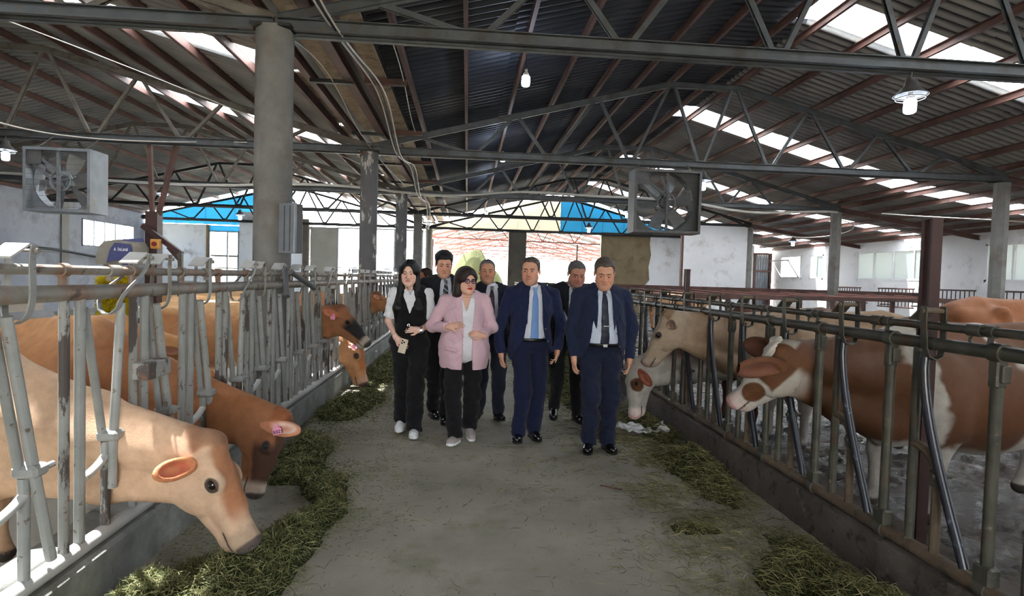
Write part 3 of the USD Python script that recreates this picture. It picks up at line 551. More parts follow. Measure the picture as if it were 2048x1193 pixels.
# ------------------------------------------------------------------ what lies beyond the end wall
def back_roof():
    r = thing('ceiling', kind='structure'); y = 29.0; k = 0
    while y < 66:
        d = 1.0 if k % 2 else 1.9
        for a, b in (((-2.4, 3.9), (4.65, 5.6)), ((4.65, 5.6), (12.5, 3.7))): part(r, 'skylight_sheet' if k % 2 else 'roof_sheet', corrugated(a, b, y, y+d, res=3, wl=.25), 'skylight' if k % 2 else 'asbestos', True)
        y += d; k += 1
    for x in np.arange(-1.9, 12, 1.25): part(r, 'purlin', beam((x, 29, float(np.interp(x, [-2.4, 4.65, 12.5], [3.78, 5.48, 3.58]))), (x, 66, float(np.interp(x, [-2.4, 4.65, 12.5], [3.78, 5.48, 3.58]))), .06, .08), 'red_steel', False)
back_roof()
for k, y in enumerate((31.5, 37.5, 43.5, 49.5, 55.5, 61.5)):
    t = thing('roof_truss', f'{["first", "second", "third", "fourth", "fifth", "last"][k]} red steel truss of the bright hall beyond the end wall', 'roof truss', (0, y, 0))
    part(t, 'bottom_chord', beam((-2.2, 0, 3.75), (12.3, 0, 3.6), .08, .07), 'red_steel', False); part(t, 'top_chord', [beam((-2.2, 0, 3.8), (4.65, 0, 5.42), .08, .08), beam((4.65, 0, 5.42), (12.3, 0, 3.66), .08, .08)], 'red_steel', False)
    xs = np.linspace(-2.2, 12.3, 17)
    for i, (a, b) in enumerate(zip(xs[:-1], xs[1:])):
        zt = lambda x: float(np.interp(x, [-2.2, 4.65, 12.3], [3.8, 5.42, 3.66])); zb = lambda x: 3.75-.0103*(x+2.2)
        part(t, 'web_bar', beam((a, 0, zb(a) if i % 2 else zt(a)), (b, 0, zt(b) if i % 2 else zb(b)), .05, .05), 'red_steel', False)
for i, (x, y) in enumerate(((3.6, 37.4), (6.7, 34.5), (-2.1, 34), (-2.1, 46), (11.6, 40))):
    t = thing('steel_post', ['thin steel post standing in the bright hall right of the dark pillar', 'thin steel post in the bright hall beside the tan wall', 'steel post at the left edge of the bright hall', 'far steel post at the left edge of the bright hall', 'steel post of the bright hall hidden by the tan wall'][i], 'post', (x, y, 0))
    part(t, 'post_shaft', box((-.05, -.05, -.16), (.05, .05, 3.8)), 'brown_steel', False); part(t, 'base_plate', box((-.12, -.12, -.16), (.12, .12, -.12)), 'brown_steel', False)
def heap(cx, cy, rx, ry, h, seed, n=40):
    a = np.linspace(0, 2*PI, n, endpoint=False); rr = np.linspace(0, 1, 14); A, Rr = np.meshgrid(a, rr)
    x, y = cx+rx*Rr*np.cos(A), cy+ry*Rr*np.sin(A); nz = meshkit.fbm(np.stack([x*1.3, y*1.3, 0*x], -1), 4, seed)
    z = h*np.cos(Rr*PI/2)**.8*(.7+.6*nz); z[-1] = -.16
    v = np.stack([x, y, z], -1).reshape(-1, 3); i, j = np.meshgrid(np.arange(13), np.arange(n), indexing='ij')
    return v, np.stack([i*n+j, (i+1)*n+j, (i+1)*n+(j+1) % n, i*n+(j+1) % n], -1).reshape(-1, 4)
part(None, 'hay_stack', heap(.6, 40, 2.4, 2.2, 3.2, 4), 'hay', 60, label='tall heap of green hay in the bright hall beyond the end wall', cat='hay stack')
bw = thing('block_wall', 'low white block wall far off in the bright hall', 'wall', (3.3, 50, 0))
for r in range(6):
    for c in range(5): part(bw, 'block', box((c*.62+.01, 0, r*.36-.15), (c*.62+.61, .2, r*.36+.195), .01), 'block_white', False)
sh = thing('shed', 'grey shed standing outside behind the glazed door of the left pens', 'shed', (-17.5, 44, 0))
part(sh, 'shed_wall', box((-3, 0, -.16), (4.4, 4, 2.6)), 'outside_wall', False); part(sh, 'shed_roof', beam((-3.2, 2, 2.75), (4.6, 2, 2.75), 4.6, .1), 'truss_grey', False); part(sh, 'shed_door', box((1, -.05, -.16), (2.2, .02, 2.0)), 'plaster_white', False)
wf = thing('added_wall_front', kind='structure')                                  # unseen wall added to shut out light; its doorway lets some into the alley
for a, b, z0 in ((-15.6, -1.8, -.16), (-1.8, 2.4, 3.4), (2.4, 16.2, -.16)):
    xs = [a]+[x for x in (-9.3, -7.9, 3.95, 5.4, 11.4) if a < x < b]+[b]
    part(wf, 'wall_panel', extrude([(a, z0), (b, z0)]+[(x, float(gx(x))+.02) for x in xs[::-1]], -5.2, -5.0), 'plaster_dark', False)
# ------------------------------------------------------------------ headlock fences
def left_fence(label, y0s, ya, yb, closed=(), detail=True):
    t = thing('headlock_fence', label, 'fence', (XL, 0, 0)); mats = random.Random(int(ya*10)+3)
    zr, zu, zb = 1.457, 1.557, .287
    yy = np.linspace(ya, yb, max(2, int((yb-ya)/.5)))
    part(t, 'main_rail', tube(np.stack([0*yy, yy, 0*yy+zr], 1), .036, 16), 'fence_rusty'); part(t, 'upper_pipe', tube(np.stack([0*yy-.01, yy, 0*yy+zu], 1), .0215, 12), 'fence_rusty')
    part(t, 'bottom_rail', tube(np.stack([0*yy, yy, 0*yy+zb], 1), .036, 14), 'fence_white')
    far = {}
    def add(name, mesh, m):
        if detail: part(t, name, mesh, m)
        else: far.setdefault((name, m), []).append(mesh)
    for k, y in enumerate(y0s):
        s = 12 if y < 6 else 7; shut = k in closed; pm = mats.choice(['fence_grey', 'fence_grey', 'fence_peeling'])
        add('post', rod((0, y, zb), (0, y, zr), .0205, s), 'fence_peeling'); add('post', rod((0, y+.10, zb), (0, y+.10, zr), .022, s), pm)
        add('stub_post', rod((0, y+.285, zb), (0, y+.285, .73), .021, s), 'fence_peeling' if k % 2 else 'fence_grey')
        add('link_tube', tube(spline([(0, y+.10, .60), (.005, y+.2, .625), (0, y+.285, .66)], 6), .02, s), 'fence_white')
        add('brace_bar', rod((-.005, y+.135, 1.39), (-.005, y+.272, .75), .0185, s), 'fence_grey')
        top, bot = ((.0, y+.35, 1.40), (.0, y+.288, .5)) if shut else ((-.0, y+.16, 1.38), (.0, y+.39, .35))
        mid = (.035, y+.288, .76)
        add('swing_bar', tube([(.03, top[1], top[2]), mid, (.03, bot[1], bot[2])], .0205, s), pm)
        add('pivot_clamp', [box((-.03, y+.25, .735), (.07, y+.33, .785), .012), lathe([(0, -.02), (.014, -.02), (.014, .02), (0, .02)], 8, (0, 1, 0), (.05, y+.35, .76))], 'fence_grey')
        add('pipe_stub', rod((-.005, y, zr), (-.01, y, zu), .017, s), 'fence_rusty'); add('collar', ring((-.01, y+.005, zu), (0, 1, 0), .0305, .04), 'fence_rusty')
        if k % 2 == 0: add('stop_sleeve', [ring((-.01, y-.16, zu), (0, 1, 0), .030, .09), box((-.02, y-.19, zu-.05), (.0, y-.165, zu-.015))], 'fence_rusty')
        yl, tilt = (y+.31, .12) if shut else (y+.255, .01)
        u = [(.046, yl+tilt*2.2, 1.655), (.048, yl+tilt, 1.5), (.046, yl, 1.40), (.035, yl-.01, 1.365), (.0, yl-.02, 1.345), (-.035, yl-.01, 1.365), (-.048, yl, 1.40), (-.05, yl+tilt, 1.5), (-.05, yl+tilt*2.2, 1.655)]
        add('latch_strap', strap(spline(u, 26 if detail else 10), .032 if detail else .03, .006, (0, 1, 0)), 'fence_rusty' if k % 3 == 0 else 'fence_grey')
        yt = yl+tilt*2.2; add('latch_plate', beam((0, yt-.02, 1.655), (0, yt-.115, 1.60), .09, .008), 'fence_white'); add('bolt', lathe([(0, -.062), (.011, -.062), (.011, -.05), (.006, -.05), (.006, .05), (.011, .05), (.011, .062), (0, .062)], 8, (1, 0, 0), (0, yt, 1.63)), 'fence_rusty')
    for (name, m), ms in far.items(): part(t, name, cat_mesh(ms), m, kind='stuff')
    return t
lf = left_fence('near headlock fence section on the left with peeling grey posts', [2.58+.508*k for k in range(-5, 6)], -.4, 5.42, closed=(5, 8))
part(lf, 'sleeve_box', box((.03, 3.02, 1.0), (.115, 3.24, 1.085), .004), 'fence_peeling', False)
left_fence('second headlock fence section on the left, where a dark faced cow looks out', [5.66+.508*k for k in range(10)], 5.46, 10.74, closed=(2, 4, 9))
left_fence('third headlock fence section on the left, behind the long haired woman', [11.0+.508*k for k in range(10)], 10.78, 16.12, detail=False)
left_fence('fourth headlock fence section on the left, before the dark doorway', [16.4+.508*k for k in range(10)], 16.2, 21.5, detail=False)
left_fence('farthest headlock fence section on the left', [21.8+.508*k for k in range(10)], 21.6, 27.0, detail=False)
for i, (b0, b1) in enumerate((((-1.66, 5.30, 1.60), (-1.58, 5.12, 1.36)), ((-1.68, 5.56, 1.58), (-1.55, 5.9, 1.42)))):
    tag(part(None, 'loose_pipe', tube([b0, np.array(b0)*.5+np.array(b1)*.5, b1], .026, 12), 'galv_dusty'), ['short grey pipe leaning down left of the gap between the left fence sections', 'short grey pipe leaning down right of the gap between the left fence sections'][i], 'pipe')
def right_fence(label, ybs, ya, yb, detail=True, shut=()):
    t = thing('headlock_fence', label, 'fence', (XR, 0, 0)); zr, zu, zb = 1.317, 1.403, .283; far = {}
    yy = np.linspace(ya, yb, max(2, int((yb-ya)/.5)))
    part(t, 'main_rail', tube(np.stack([0*yy, yy, 0*yy+zr], 1), .0315, 16), 'olive_steel'); part(t, 'upper_pipe', tube(np.stack([0*yy+.015, yy, 0*yy+zu], 1), .0205, 12), 'olive_steel')
    part(t, 'bottom_rail', tube(np.stack([0*yy, yy, 0*yy+zb], 1), .035, 14), 'dusty_steel')
    def add(name, mesh, m):
        if detail: part(t, name, mesh, m)
        else: far.setdefault((name, m), []).append(mesh)
    for k, y in enumerate(ybs):
        s = 12 if y < 6 else 7
        add('post', rod((0, y, zb), (0, y, zr-.06), .0245, s), 'olive_steel')
        add('post_bracket', [ring((0, y, zr), (0, 1, 0), .041, .055), box((-.026, y-.026, zr-.15), (.026, y+.026, zr-.03), .008), box((-.02, y-.045, zr-.125), (.02, y-.025, zr-.05), .004)], 'olive_steel')
        add('foot_bracket', [ring((0, y, zb), (0, 1, 0), .044, .05), box((-.03, y-.045, zb+.02), (.03, y+.045, zb+.11), .01)], 'olive_steel')
        add('post', rod((0, y+.43, zb), (0, y+.43, zr), .0225, s), 'olive_steel')
        add('stub_post', tube(np.vstack([spline([(0, y+.43, .80), (.0, y+.37, .795), (0, y+.30, .745), (0, y+.275, .66)], 9), [(0, y+.275, .5), (0, y+.275, zb)]]), .0225, s), 'dusty_steel')
        add('stub_cap', box((-.028, y+.245, .63), (.028, y+.305, .72), .012), 'olive_steel')
        if k in shut: sw = [(-.02, y+.30, 1.27), (-.02, y+.30, 1.0), (-.02, y+.285, .7), (-.02, y+.28, .36)]
        else: sw = [(-.02, y+.365, 1.27), (-.02, y+.36, 1.12), (-.02, y+.335, 1.0), (-.02, y+.23, .68), (-.02, y+.085, .33)]
        add('swing_bar', tube(spline(sw, 14), .0225, s), 'navy_paint'); add('pivot_bolt', lathe([(0, -.05), (.014, -.05), (.014, .05), (0, .05)], 8, (1, 0, 0), (-.0, y+.26, .69)), 'olive_steel')
        add('collar', ring((.015, y+.05, zu), (0, 1, 0), .028, .035), 'olive_steel'); add('pipe_stub', rod((0, y+.05, zr), (.015, y+.05, zu), .012, 7), 'olive_steel')
        add('stop_sleeve', [ring((.015, y+.13, zu), (0, 1, 0), .0285, .07), tube(spline([(.015, y+.15, zu-.02), (.015, y+.16, zu-.05), (.015, y+.15, zu-.06)], 4), .008, 6)], 'olive_steel')
        yl = y+.35
        for sx in (-1, 1): add('latch_strap', strap([(sx*.05, yl, 1.50), (sx*.052, yl-.004, 1.40), (sx*.048, yl-.01, 1.30), (sx*.034, yl-.014, 1.255), (sx*.0, yl-.016, 1.24)], .036, .007, (0, 1, 0)), 'olive_steel')
        add('latch_plate', beam((0, yl+.03, 1.49), (0, yl+.10, 1.43), .09, .007), 'olive_steel')
        add('bolt', lathe([(0, -.064), (.011, -.064), (.011, .064), (0, .064)], 8, (1, 0, 0), (0, yl, 1.478)), 'dusty_steel')
    for (name, m), ms in far.items(): part(t, name, cat_mesh(ms), m, kind='stuff')
    return t
right_fence('near right headlock fence section with dark swing bars before a brown and white cow', [.405+.6115*k for k in range(9)], -.4, 5.86)
right_fence('second headlock fence section on the right, behind the men in blue suits', [6.0+.61*k for k in range(9)], 5.9, 11.3)
right_fence('third headlock fence section on the right', [11.5+.61*k for k in range(9)], 11.4, 16.7, False)
right_fence('farthest headlock fence section on the right', [16.9+.61*k for k in range(16)], 16.8, 26.8, False)
for (x, y, w, z, l) in ((2.41, 2.775, .066, 1.945, 'thick dark brown steel post rising above the near right fence'), (2.43, 6.1, .055, 1.73, 'thin dark steel post rising above the right fence beside the rightmost man')):
    t = thing('steel_post', l, 'post', (x, y, 0))
    part(t, 'post_shaft', ibeam((0, 0, -.1), (0, 0, z), w*.9, w*1.05, .014, (0, 1, 0)), 'brown_steel', False); part(t, 'post_web', box((-w*.32, -w*.4, -.1), (-w*.05, w*.4, z-.002)), 'brown_steel', False); part(t, 'top_plate', box((-w*.5, -w*.55, z), (w*.5, w*.55, z+.008)), 'brown_steel', False)
# pen dividers and gates in the right pens
g = thing('cubicle_rails', 'long brown steel frame with slanting rails across the right pens', 'cubicle frame', (0, 0, 0))
part(g, 'top_beam', beam((4.6, 11.6, 1.32), (15.1, 14.9, 1.32), .12, .1), 'purlin_brown', False); part(g, 'back_beam', beam((3.6, 17.6, 1.42), (15.2, 17.6, 1.42), .07, .16), 'purlin_brown', False)
for i in range(11):
    f = i/10; a = np.array((4.7+10.1*f, 11.65+3.1*f, 1.28)); b = np.array((4.2+9.8*f, 17.5, 1.38)); part(g, 'slanting_rail', rod(a, b, .032, 8), 'red_steel')
    part(g, 'frame_post', box((a[0]-.04, a[1]-.04, -.1), (a[0]+.04, a[1]+.04, 1.28)), 'purlin_brown', False)
for i, (y0, n) in enumerate(((21.3, 12), (18.6, 11), (16.2, 11), (13.9, 9), (11.2, 10), (8.6, 10))):
    t = thing('hay_rack', ['pale rusty barred rack on the right wall, leftmost under the windows', 'dark barred rack on the right wall, second from the left', 'dark barred rack on the right wall, half hidden by the brown post', 'dark barred rack on the right wall between the brown post and the column', 'dark barred rack on the right wall beside the nearest right column', 'barred rack on the right wall nearest the camera'][i], 'rack', (15.6, y0, 0))
    m = 'purlin_brown' if i == 0 else 'brown_steel'
    for z in (1.62, .95): part(t, 'rack_rail', rod((0, 0, z), (0, 1.75, z), .026, 8), m)
    for q in range(n): part(t, 'rack_bar', rod((0, .05+1.65*q/(n-1), .95), (0, .05+1.65*q/(n-1), 1.62), .016, 6), m)
    part(t, 'wall_bracket', [box((0, .1, 1.0), (.4, .14, 1.04)), box((0, 1.6, 1.0), (.4, 1.64, 1.04))], m, False)
# ------------------------------------------------------------------ fans
def fan(label, at, w, h, d, m, yaw=0):
    t = thing('barn_fan', label, 'fan', at, yaw)                           # origin: front lower middle; depth along +y
    hw = w/2; wall = .02
    part(t, 'housing', [box((-hw, 0, 0), (hw, d, wall)), box((-hw, 0, h-wall), (hw, d, h)), box((-hw, 0, wall), (-hw+wall, d, h-wall)), box((hw-wall, 0, wall), (hw, d, h-wall))], m, False)
    part(t, 'front_flange', [box((-hw, -.008, 0), (hw, 0, .05)), box((-hw, -.008, h-.05), (hw, 0, h)), box((-hw, -.008, .05), (-hw+.05, 0, h-.05)), box((hw-.05, -.008, .05), (hw, 0, h-.05))], m, False)
    from shapely.geometry import Point, box as sbox
    R = min(w, h)/2-.03; cz = h/2
    part(t, 'shroud', [extrude(sbox(-hw+wall, wall, hw-wall, h-wall).difference(Point(0, cz).buffer(R, 24)), d*.42, d*.42+.012), lathe([(R, 0), (R+.008, 0), (R-.02, .16), (R-.03, .16), (R, 0)], 48, (0, 1, 0), (0, d*.42, cz))], m, 30)
    for k in range(6):
        a = k*PI/3+.35; n = 9; rr = np.linspace(.11, R-.04, n); tw = np.linspace(.75, .4, n); ch = np.interp(rr, [.1, .3, R], [.10, .22, .26]); v = []
        for r_, t_, c_ in zip(rr, tw, ch):
            for s in (-.5, .5): v.append((s*c_*math.cos(t_), s*c_*math.sin(t_), r_))
        for r_, t_, c_ in zip(rr, tw, ch):
            for s in (-.5, .5): v.append((s*c_*math.cos(t_), s*c_*math.sin(t_)+.004, r_))
        v = np.array(v); q = [[2*i, 2*i+1, 2*i+3, 2*i+2] for i in range(n-1)]+[[2*n+2*i+2, 2*n+2*i+3, 2*n+2*i+1, 2*n+2*i] for i in range(n-1)]
        q += [[2*i+2, 2*n+2*i+2, 2*n+2*i, 2*i] for i in range(n-1)]+[[2*i+1, 2*n+2*i+1, 2*n+2*i+3, 2*i+3] for i in range(n-1)]+[[2*n-2, 2*n-1, 4*n-1, 4*n-2]]
        part(t, 'fan_blade', xf((v, np.array(q)), Ry(a), (0, d*.55, cz)), 'fan_blade', 40)
    part(t, 'hub', lathe([(0, -.05), (.1, -.05), (.12, -.02), (.12, .05), (0, .05)], 24, (0, 1, 0), (0, d*.5, cz)), m)
    part(t, 'pulley', lathe([(.175, -.012), (.19, -.018), (.19, .018), (.175, .012), (.16, .018), (.16, -.018), (.175, -.012)], 32, (0, 1, 0), (0, d*.22, cz)), m)
    for k in range(4): part(t, 'pulley_spoke', beam((0, d*.22, cz), (.17*math.cos(k*PI/2+.4), d*.22, cz+.17*math.sin(k*PI/2+.4)), .02, .012, (0, 1, 0)), m, False)
    part(t, 'centre_bar', beam((.0, .05, .03), (.0, .05, h-.03), .045, .045), m, False); part(t, 'shaft', rod((0, .05, cz), (0, d*.6, cz), .02, 10), m)
    part(t, 'belt_guard', [beam((-.06, d*.2, cz+.16), (-hw+.2, d*.2, h-.16), .05, .02, (0, 1, 0)), beam((-.15, d*.2, cz+.02), (-hw+.1, d*.2, h-.28), .05, .02, (0, 1, 0))], m, False)
    part(t, 'motor', [lathe([(0, 0), (.08, 0), (.085, .02), (.085, .2), (.06, .23), (0, .23)], 20, (0, 1, 0), (-hw+.17, d*.1, h-.17)), box((-hw+.04, d*.05, h-.30), (-hw+.28, d*.08, h-.04))], 'galv_dusty')
    gw = [rod((x, .012, .04), (x, .012, h-.04), .0014, 4) for x in np.arange(-hw+.05, hw-.03, .026)]+[rod((-hw+.03, .008, z), (hw-.03, .008, z), .0022, 4) for z in np.arange(.08, h-.05, .095)]
    part(t, 'wire_guard', cat_mesh(gw), 'wire', False, kind='stuff')
    for s in (-1, 1): part(t, 'hanger', rod((s*(hw-.15), .08, h-.01), (s*(hw-.15), 11.14-at[1], 3.95-at[2]), .008, 6), 'wire')
    return t
fan('square galvanised barn fan hanging on the left under the truss', (-7.25, 10.62, 2.53), 1.12, 1.12, .5, 'galvanised')
fan('darker square barn fan hanging right of the middle, blue sheet behind it', (3.83, 10.72, 2.55), 1.33, 1.22, .42, 'galv_dusty')
# ------------------------------------------------------------------ lamps
def bulb(label, x, y, z, shade=True, group=None, drop=.2):
    t = thing('hanging_lamp', label, 'lamp', (x, y, z))
    part(t, 'bulb', lathe([(0, -.085), (.04, -.083), (.058, -.07), (.062, -.04), (.062, .045), (.055, .06), (0, .062)], 20), 'lamp_glow')
    part(t, 'bulb_base', lathe([(0, .062), (.05, .06), (.042, .10), (.022, .125), (.022, .16), (0, .16)], 16), 'enamel_white')
    if shade:
        part(t, 'shade', lathe([(.155, .115), (.15, .12), (.07, .21), (.05, .29), (0, .30), (0, .292), (.045, .282), (.062, .2), (.143, .112), (.155, .115)], 28), 'lamp_shade')
        part(t, 'wire_ring', [tube([(r*math.cos(a), r*math.sin(a), zz) for a in np.linspace(0, 2*PI, 25)], .005, 6) for r, zz in ((.165, .11), (.14, .075))], 'wire')
        part(t, 'hook', rod((0, 0, .3), (0, 0, .36), .01, 8), 'wire')
    else: part(t, 'cord', rod((0, 0, .16), (0, 0, .16+drop), .006, 6), 'cable_dark')
    return t
for i, (y, z) in enumerate(((8.25, 4.45), (13.6, 4.45), (19.3, 4.42), (25.0, 4.4))):
    bulb(['nearest bare bulb on the dark main roof slope, above the group', 'second bare bulb hanging in the middle over the feed alley', 'third small bare bulb over the alley, before the white gable', 'farthest bare bulb over the alley'][i], .77, y, z, False, drop=.22)
for i, y in enumerate(YS[1:5]): bulb(['large lit lamp with a wire rimmed shade under the nearest truss, top right', 'lit lamp under the second truss beside the right fan', 'small lit lamp under the third truss left of the right fan', 'small lit lamp in front of the blue gable on the right'][i], 4.72, y+.02, 3.57)
for i, y in enumerate(YS[2:5]): bulb(['lit lamp at the far left edge beside the left fan', 'lit lamp under the left bay roof, right of the left fan', 'small lit lamp before the blue gable sheet on the left'][i], -8.55, y+.02, 3.57)
bulb('small lit lamp under the lean-to roof right of the white wall', 13.0, 21.8, 3.3)
# ------------------------------------------------------------------ pipes and cables
def cable(label, pts, r, m, n=40, cat='cable', name='cable'): return tag(part(None, name, tube(spline(pts, n), r, 6), m, True), label, cat)
cable('long pale plastic pipe sagging along the third truss', [(-15.2, 16.48, 4.02), (-11, 16.48, 4.0), (-6.8, 16.48, 3.96), (-4.0, 16.48, 4.08), (-2.2, 16.42, 3.98), (-.4, 16.42, 3.92), (1.3, 16.48, 4.1), (3.5, 16.48, 4.08), (6.8, 16.48, 3.98), (8.2, 16.48, 3.80), (9.8, 16.48, 3.84), (11.2, 16.48, 3.9)], .04, 'pvc_pipe', 90, 'pipe', 'conduit_pipe')
cable('white cable sagging from the top left to the second truss', [(-6.2, 6.0, 3.95), (-6.6, 7.4, 3.72), (-6.8, 8.6, 3.62), (-6.4, 10.2, 3.75), (-5.6, 11.0, 3.92), (-4.2, 11.1, 4.0)], .011, 'cable_white')
cable('long white cable stretched below the left bay roof', [(-8.0, 6.0, 4.98), (-6.3, 7.7, 4.78), (-4.3, 10.1, 4.42), (-3.0, 12.4, 4.2), (-2.2, 14.5, 4.1)], .008, 'cable_white')
for i in range(3):
    o = i*.05; s = .03*i
    cable(['first', 'second', 'third'][i]+' loose grey cable of the bundle hanging along the roof valley', [(-1.52+o, 4.2, 4.22), (-1.38+o, 6.2, 4.02-s), (-1.34+o, 8.5, 4.16), (-1.42+o, 11.0, 3.92-s), (-1.40+o, 13.5, 4.14), (-1.48+o, 16.6, 3.9-s), (-1.42+o, 19.0, 3.95), (-1.62+o, 22.0, 3.5-s), (-1.75+o, 24, 3.9)], .011, 'cable_dark' if i == 1 else 'pvc_pipe', 70)
cable('thin beige cable crossing under the valley boards', [(-2.0, 5.9, 4.0), (-1.88, 7.6, 4.18), (-1.95, 9.8, 4.1), (-1.85, 12, 3.95), (-1.7, 15, 3.95)], .007, 'cable_white')
cable('thin white cord hanging beside the valley board', [(-.98, 6.6, 4.38), (-.95, 7.8, 4.3), (-1.02, 9.4, 4.32), (-1.05, 10.9, 4.3)], .007, 'cable_white')
cable('black hose running along the left wall', [(-15.1, 17, 2.05), (-14.4, 20, 2.16), (-15.0, 23, 2.08), (-15.2, 26, 1.9)], .05, 'black_rubber', 30, 'hose', 'hose')
cable('pale cable looping under the lean-to roof', [(12.0, 20.6, 3.5), (12.6, 19, 3.4), (12.4, 17.4, 3.55), (11.45, 16.75, 3.7)], .014, 'cable_white')
cable('white pipe running high across the lean-to', [(11.5, 15.0, 3.7), (12.2, 14.2, 3.55), (13.2, 13.6, 3.45), (15.0, 13.0, 3.3)], .018, 'cable_white')
# ------------------------------------------------------------------ the steel box on the nearest column
t = thing('switch_cabinet', 'grey sheet steel cabinet door on the nearest left column', 'cabinet', (-1.80, 5.62, 1.76), -.5)
part(t, 'cabinet_body', box((0, .02, 0), (.18, .10, .47), .006), 'galv_dusty', False); part(t, 'door', box((-.01, -.02, -.005), (.19, .015, .475), .004), 'galvanised', False)
part(t, 'door_rib', [box((.06, -.026, .02), (.07, -.018, .45)), box((.13, -.026, .02), (.14, -.018, .45))], 'galv_dusty', False); part(t, 'bracket', tube(spline([(.02, .05, .47), (.06, .06, .52), (.12, .05, .48)], 8), .012, 6), 'wire')
# ------------------------------------------------------------------ the rotating cow brush on its brown post
t = thing('cow_brush', 'yellow rotating cow brush hanging under a dusty blue motor housing', 'cow brush', (-6.48, 11.0, 0))
bz = np.linspace(.6, 1.42, 64); B = []
rb = np.random.default_rng(4); n = 4200; th = rb.uniform(0, 2*PI, n); z = rb.uniform(.62, 1.42, n); ln = .27+.02*rb.standard_normal(n)-.02*np.sin(z*40); dz = -.05+.03*rb.standard_normal(n); w = .006
c, s = np.cos(th), np.sin(th); p0 = np.stack([.1*c, .1*s, z], 1); p1 = np.stack([ln*c, ln*s, z+dz], 1); tn = np.stack([-s, c, 0*s], 1)*w; up = np.array([0, 0, w])
v = np.stack([p0-tn, p0+tn, p1+tn, p1-tn, p0-up, p0+up, p1+up, p1-up], 1).reshape(-1, 3); k = np.arange(n)[:, None]*8
part(t, 'bristles', (v, np.vstack([k+[0, 1, 2, 3], k+[4, 5, 6, 7]])), 'brush_yellow', False, kind='stuff', label='yellow bristles')
part(t, 'brush_core', lathe([(0, .58), (.2, .58), (.2, 1.42), (.12, 1.44), (0, 1.44)], 24), 'brush_yellow'); part(t, 'drive_shaft', rod((0, 0, 1.42), (0, 0, 1.7), .04, 12), 'truss_dark')
pr = [(-.2, 1.62), (-.2, 1.75), (-.16, 1.93), (-.06, 2.04), (.14, 2.07), (.40, 2.05), (.46, 1.95), (.46, 1.62)]
part(t, 'motor_housing', extrude(pr, -.24, .24), 'dusty_cover', 30); part(t, 'side_cover', extrude([(.0, 1.66), (.06, 1.9), (.14, 2.02), (.40, 2.0), (.43, 1.92), (.43, 1.64), (.28, 1.62), (.24, 1.7), (.12, 1.7)], -.27, -.24), 'navy_cover', 30)
part(t, 'motor', lathe([(0, 1.44), (.1, 1.44), (.1, 1.62), (0, 1.62)], 16, (0, 0, 1), (-.1, 0, 0)), 'galv_dusty'); part(t, 'hanging_arm', [beam((.0, 0, 2.05), (.42, .1, 2.1), .08, .06)], 'navy_cover', False)
tm = meshkit.text_mesh('DeLaval', .055, .004, True); tv, tf = np.array(tm.vertices), np.array(tm.faces)
part(t, 'lettering', (np.stack([tv[:, 0]*.62+.19, -.272-tv[:, 2], tv[:, 1]+1.875], 1), tf[:, ::-1]), 'lettering_white', False)
part(t, 'emblem', extrude([(.125, 1.875), (.145, 1.935), (.165, 1.875), (.154, 1.875), (.145, 1.905), (.136, 1.875)], -.276, -.27), 'lettering_white', False)
t = thing('steel_post', 'red brown steel post carrying the cow brush, with two struts to the truss', 'post', (-6.02, 11.4, 0))
part(t, 'post_shaft', box((-.11, -.1, -.1), (.11, .1, 2.66)), 'brown_steel', False); part(t, 'strut', beam((-.03, 0, 2.6), (-.03, -.1, 3.93), .07, .07), 'purlin_brown', False); part(t, 'strut', beam((.08, 0, 2.6), (.45, -.1, 3.93), .07, .07), 'purlin_brown', False)
part(t, 'slanting_arm', beam((-.12, -.16, 2.38), (.66, -.3, 1.86), .07, .09), 'brown_steel', False); part(t, 'arm_leg', beam((.64, -.3, 1.9), (.64, -.3, -.1), .07, .07), 'olive_steel', False); part(t, 'arm_brace', beam((.4, -.27, 1.98), (.64, -.3, 1.72), .05, .05), 'brown_steel', False)
t = thing('isolator_switch', 'small orange isolator box with a red switch on the slanting arm', 'switch', (-5.80, 11.06, 2.03))
part(t, 'switch_box', box((-.08, -.06, -.09), (.08, .04, .09), .012), 'switch_orange', False); part(t, 'switch_knob', lathe([(0, 0), (.045, 0), (.04, .03), (0, .035)], 16, (0, -1, 0), (0, -.06, 0)), 'switch_red')
# ------------------------------------------------------------------ things in the left pens
t = thing('concrete_trough', 'low beige concrete wall behind the left cows, left of the brush', 'low wall', (-7.2, 8.6, 0))
part(t, 'wall_block', box((-2.2, 0, -.1), (1.0, .25, 1.22), .03), 'tarp_beige', 30); part(t, 'wall_cap', box((-2.2, -.02, 1.2), (.95, .27, 1.25), .01), 'tarp_beige', False)
t = thing('flat_bar', 'bright flat steel bar lying aslant behind the near left fence', 'steel bar', (-2.9, 3.7, 0))
part(t, 'bar', beam((-.35, 0, 1.2), (.25, .15, 1.27), .02, .05), 'galvanised', False); part(t, 'stake', rod((-.3, 0, -.05), (-.3, 0, 1.2), .02, 8), 'galv_dusty')
t = thing('rope_post', 'thin brown post with a knotted pale rope at the far left edge', 'post', (-6.4, 7.6, 0))
part(t, 'post_shaft', rod((0, 0, -.1), (.05, 0, 2.75), .03, 10), 'brown_steel'); part(t, 'rope', tube(spline([(-.3, 0, 2.7), (-.12, 0, 2.35), (.0, -.04, 2.0), (.03, -.04, 1.8)], 16)+.012*np.random.default_rng(3).standard_normal((16, 3)), .03, 8), 'enamel_white'); part(t, 'junction_box', box((-.15, -.05, 2.28), (.03, .05, 2.46), .01), 'osb', False)
t = thing('steel_barrel', 'round grey drum standing at the left end wall', 'barrel', (-10.0, 21.0, 0))
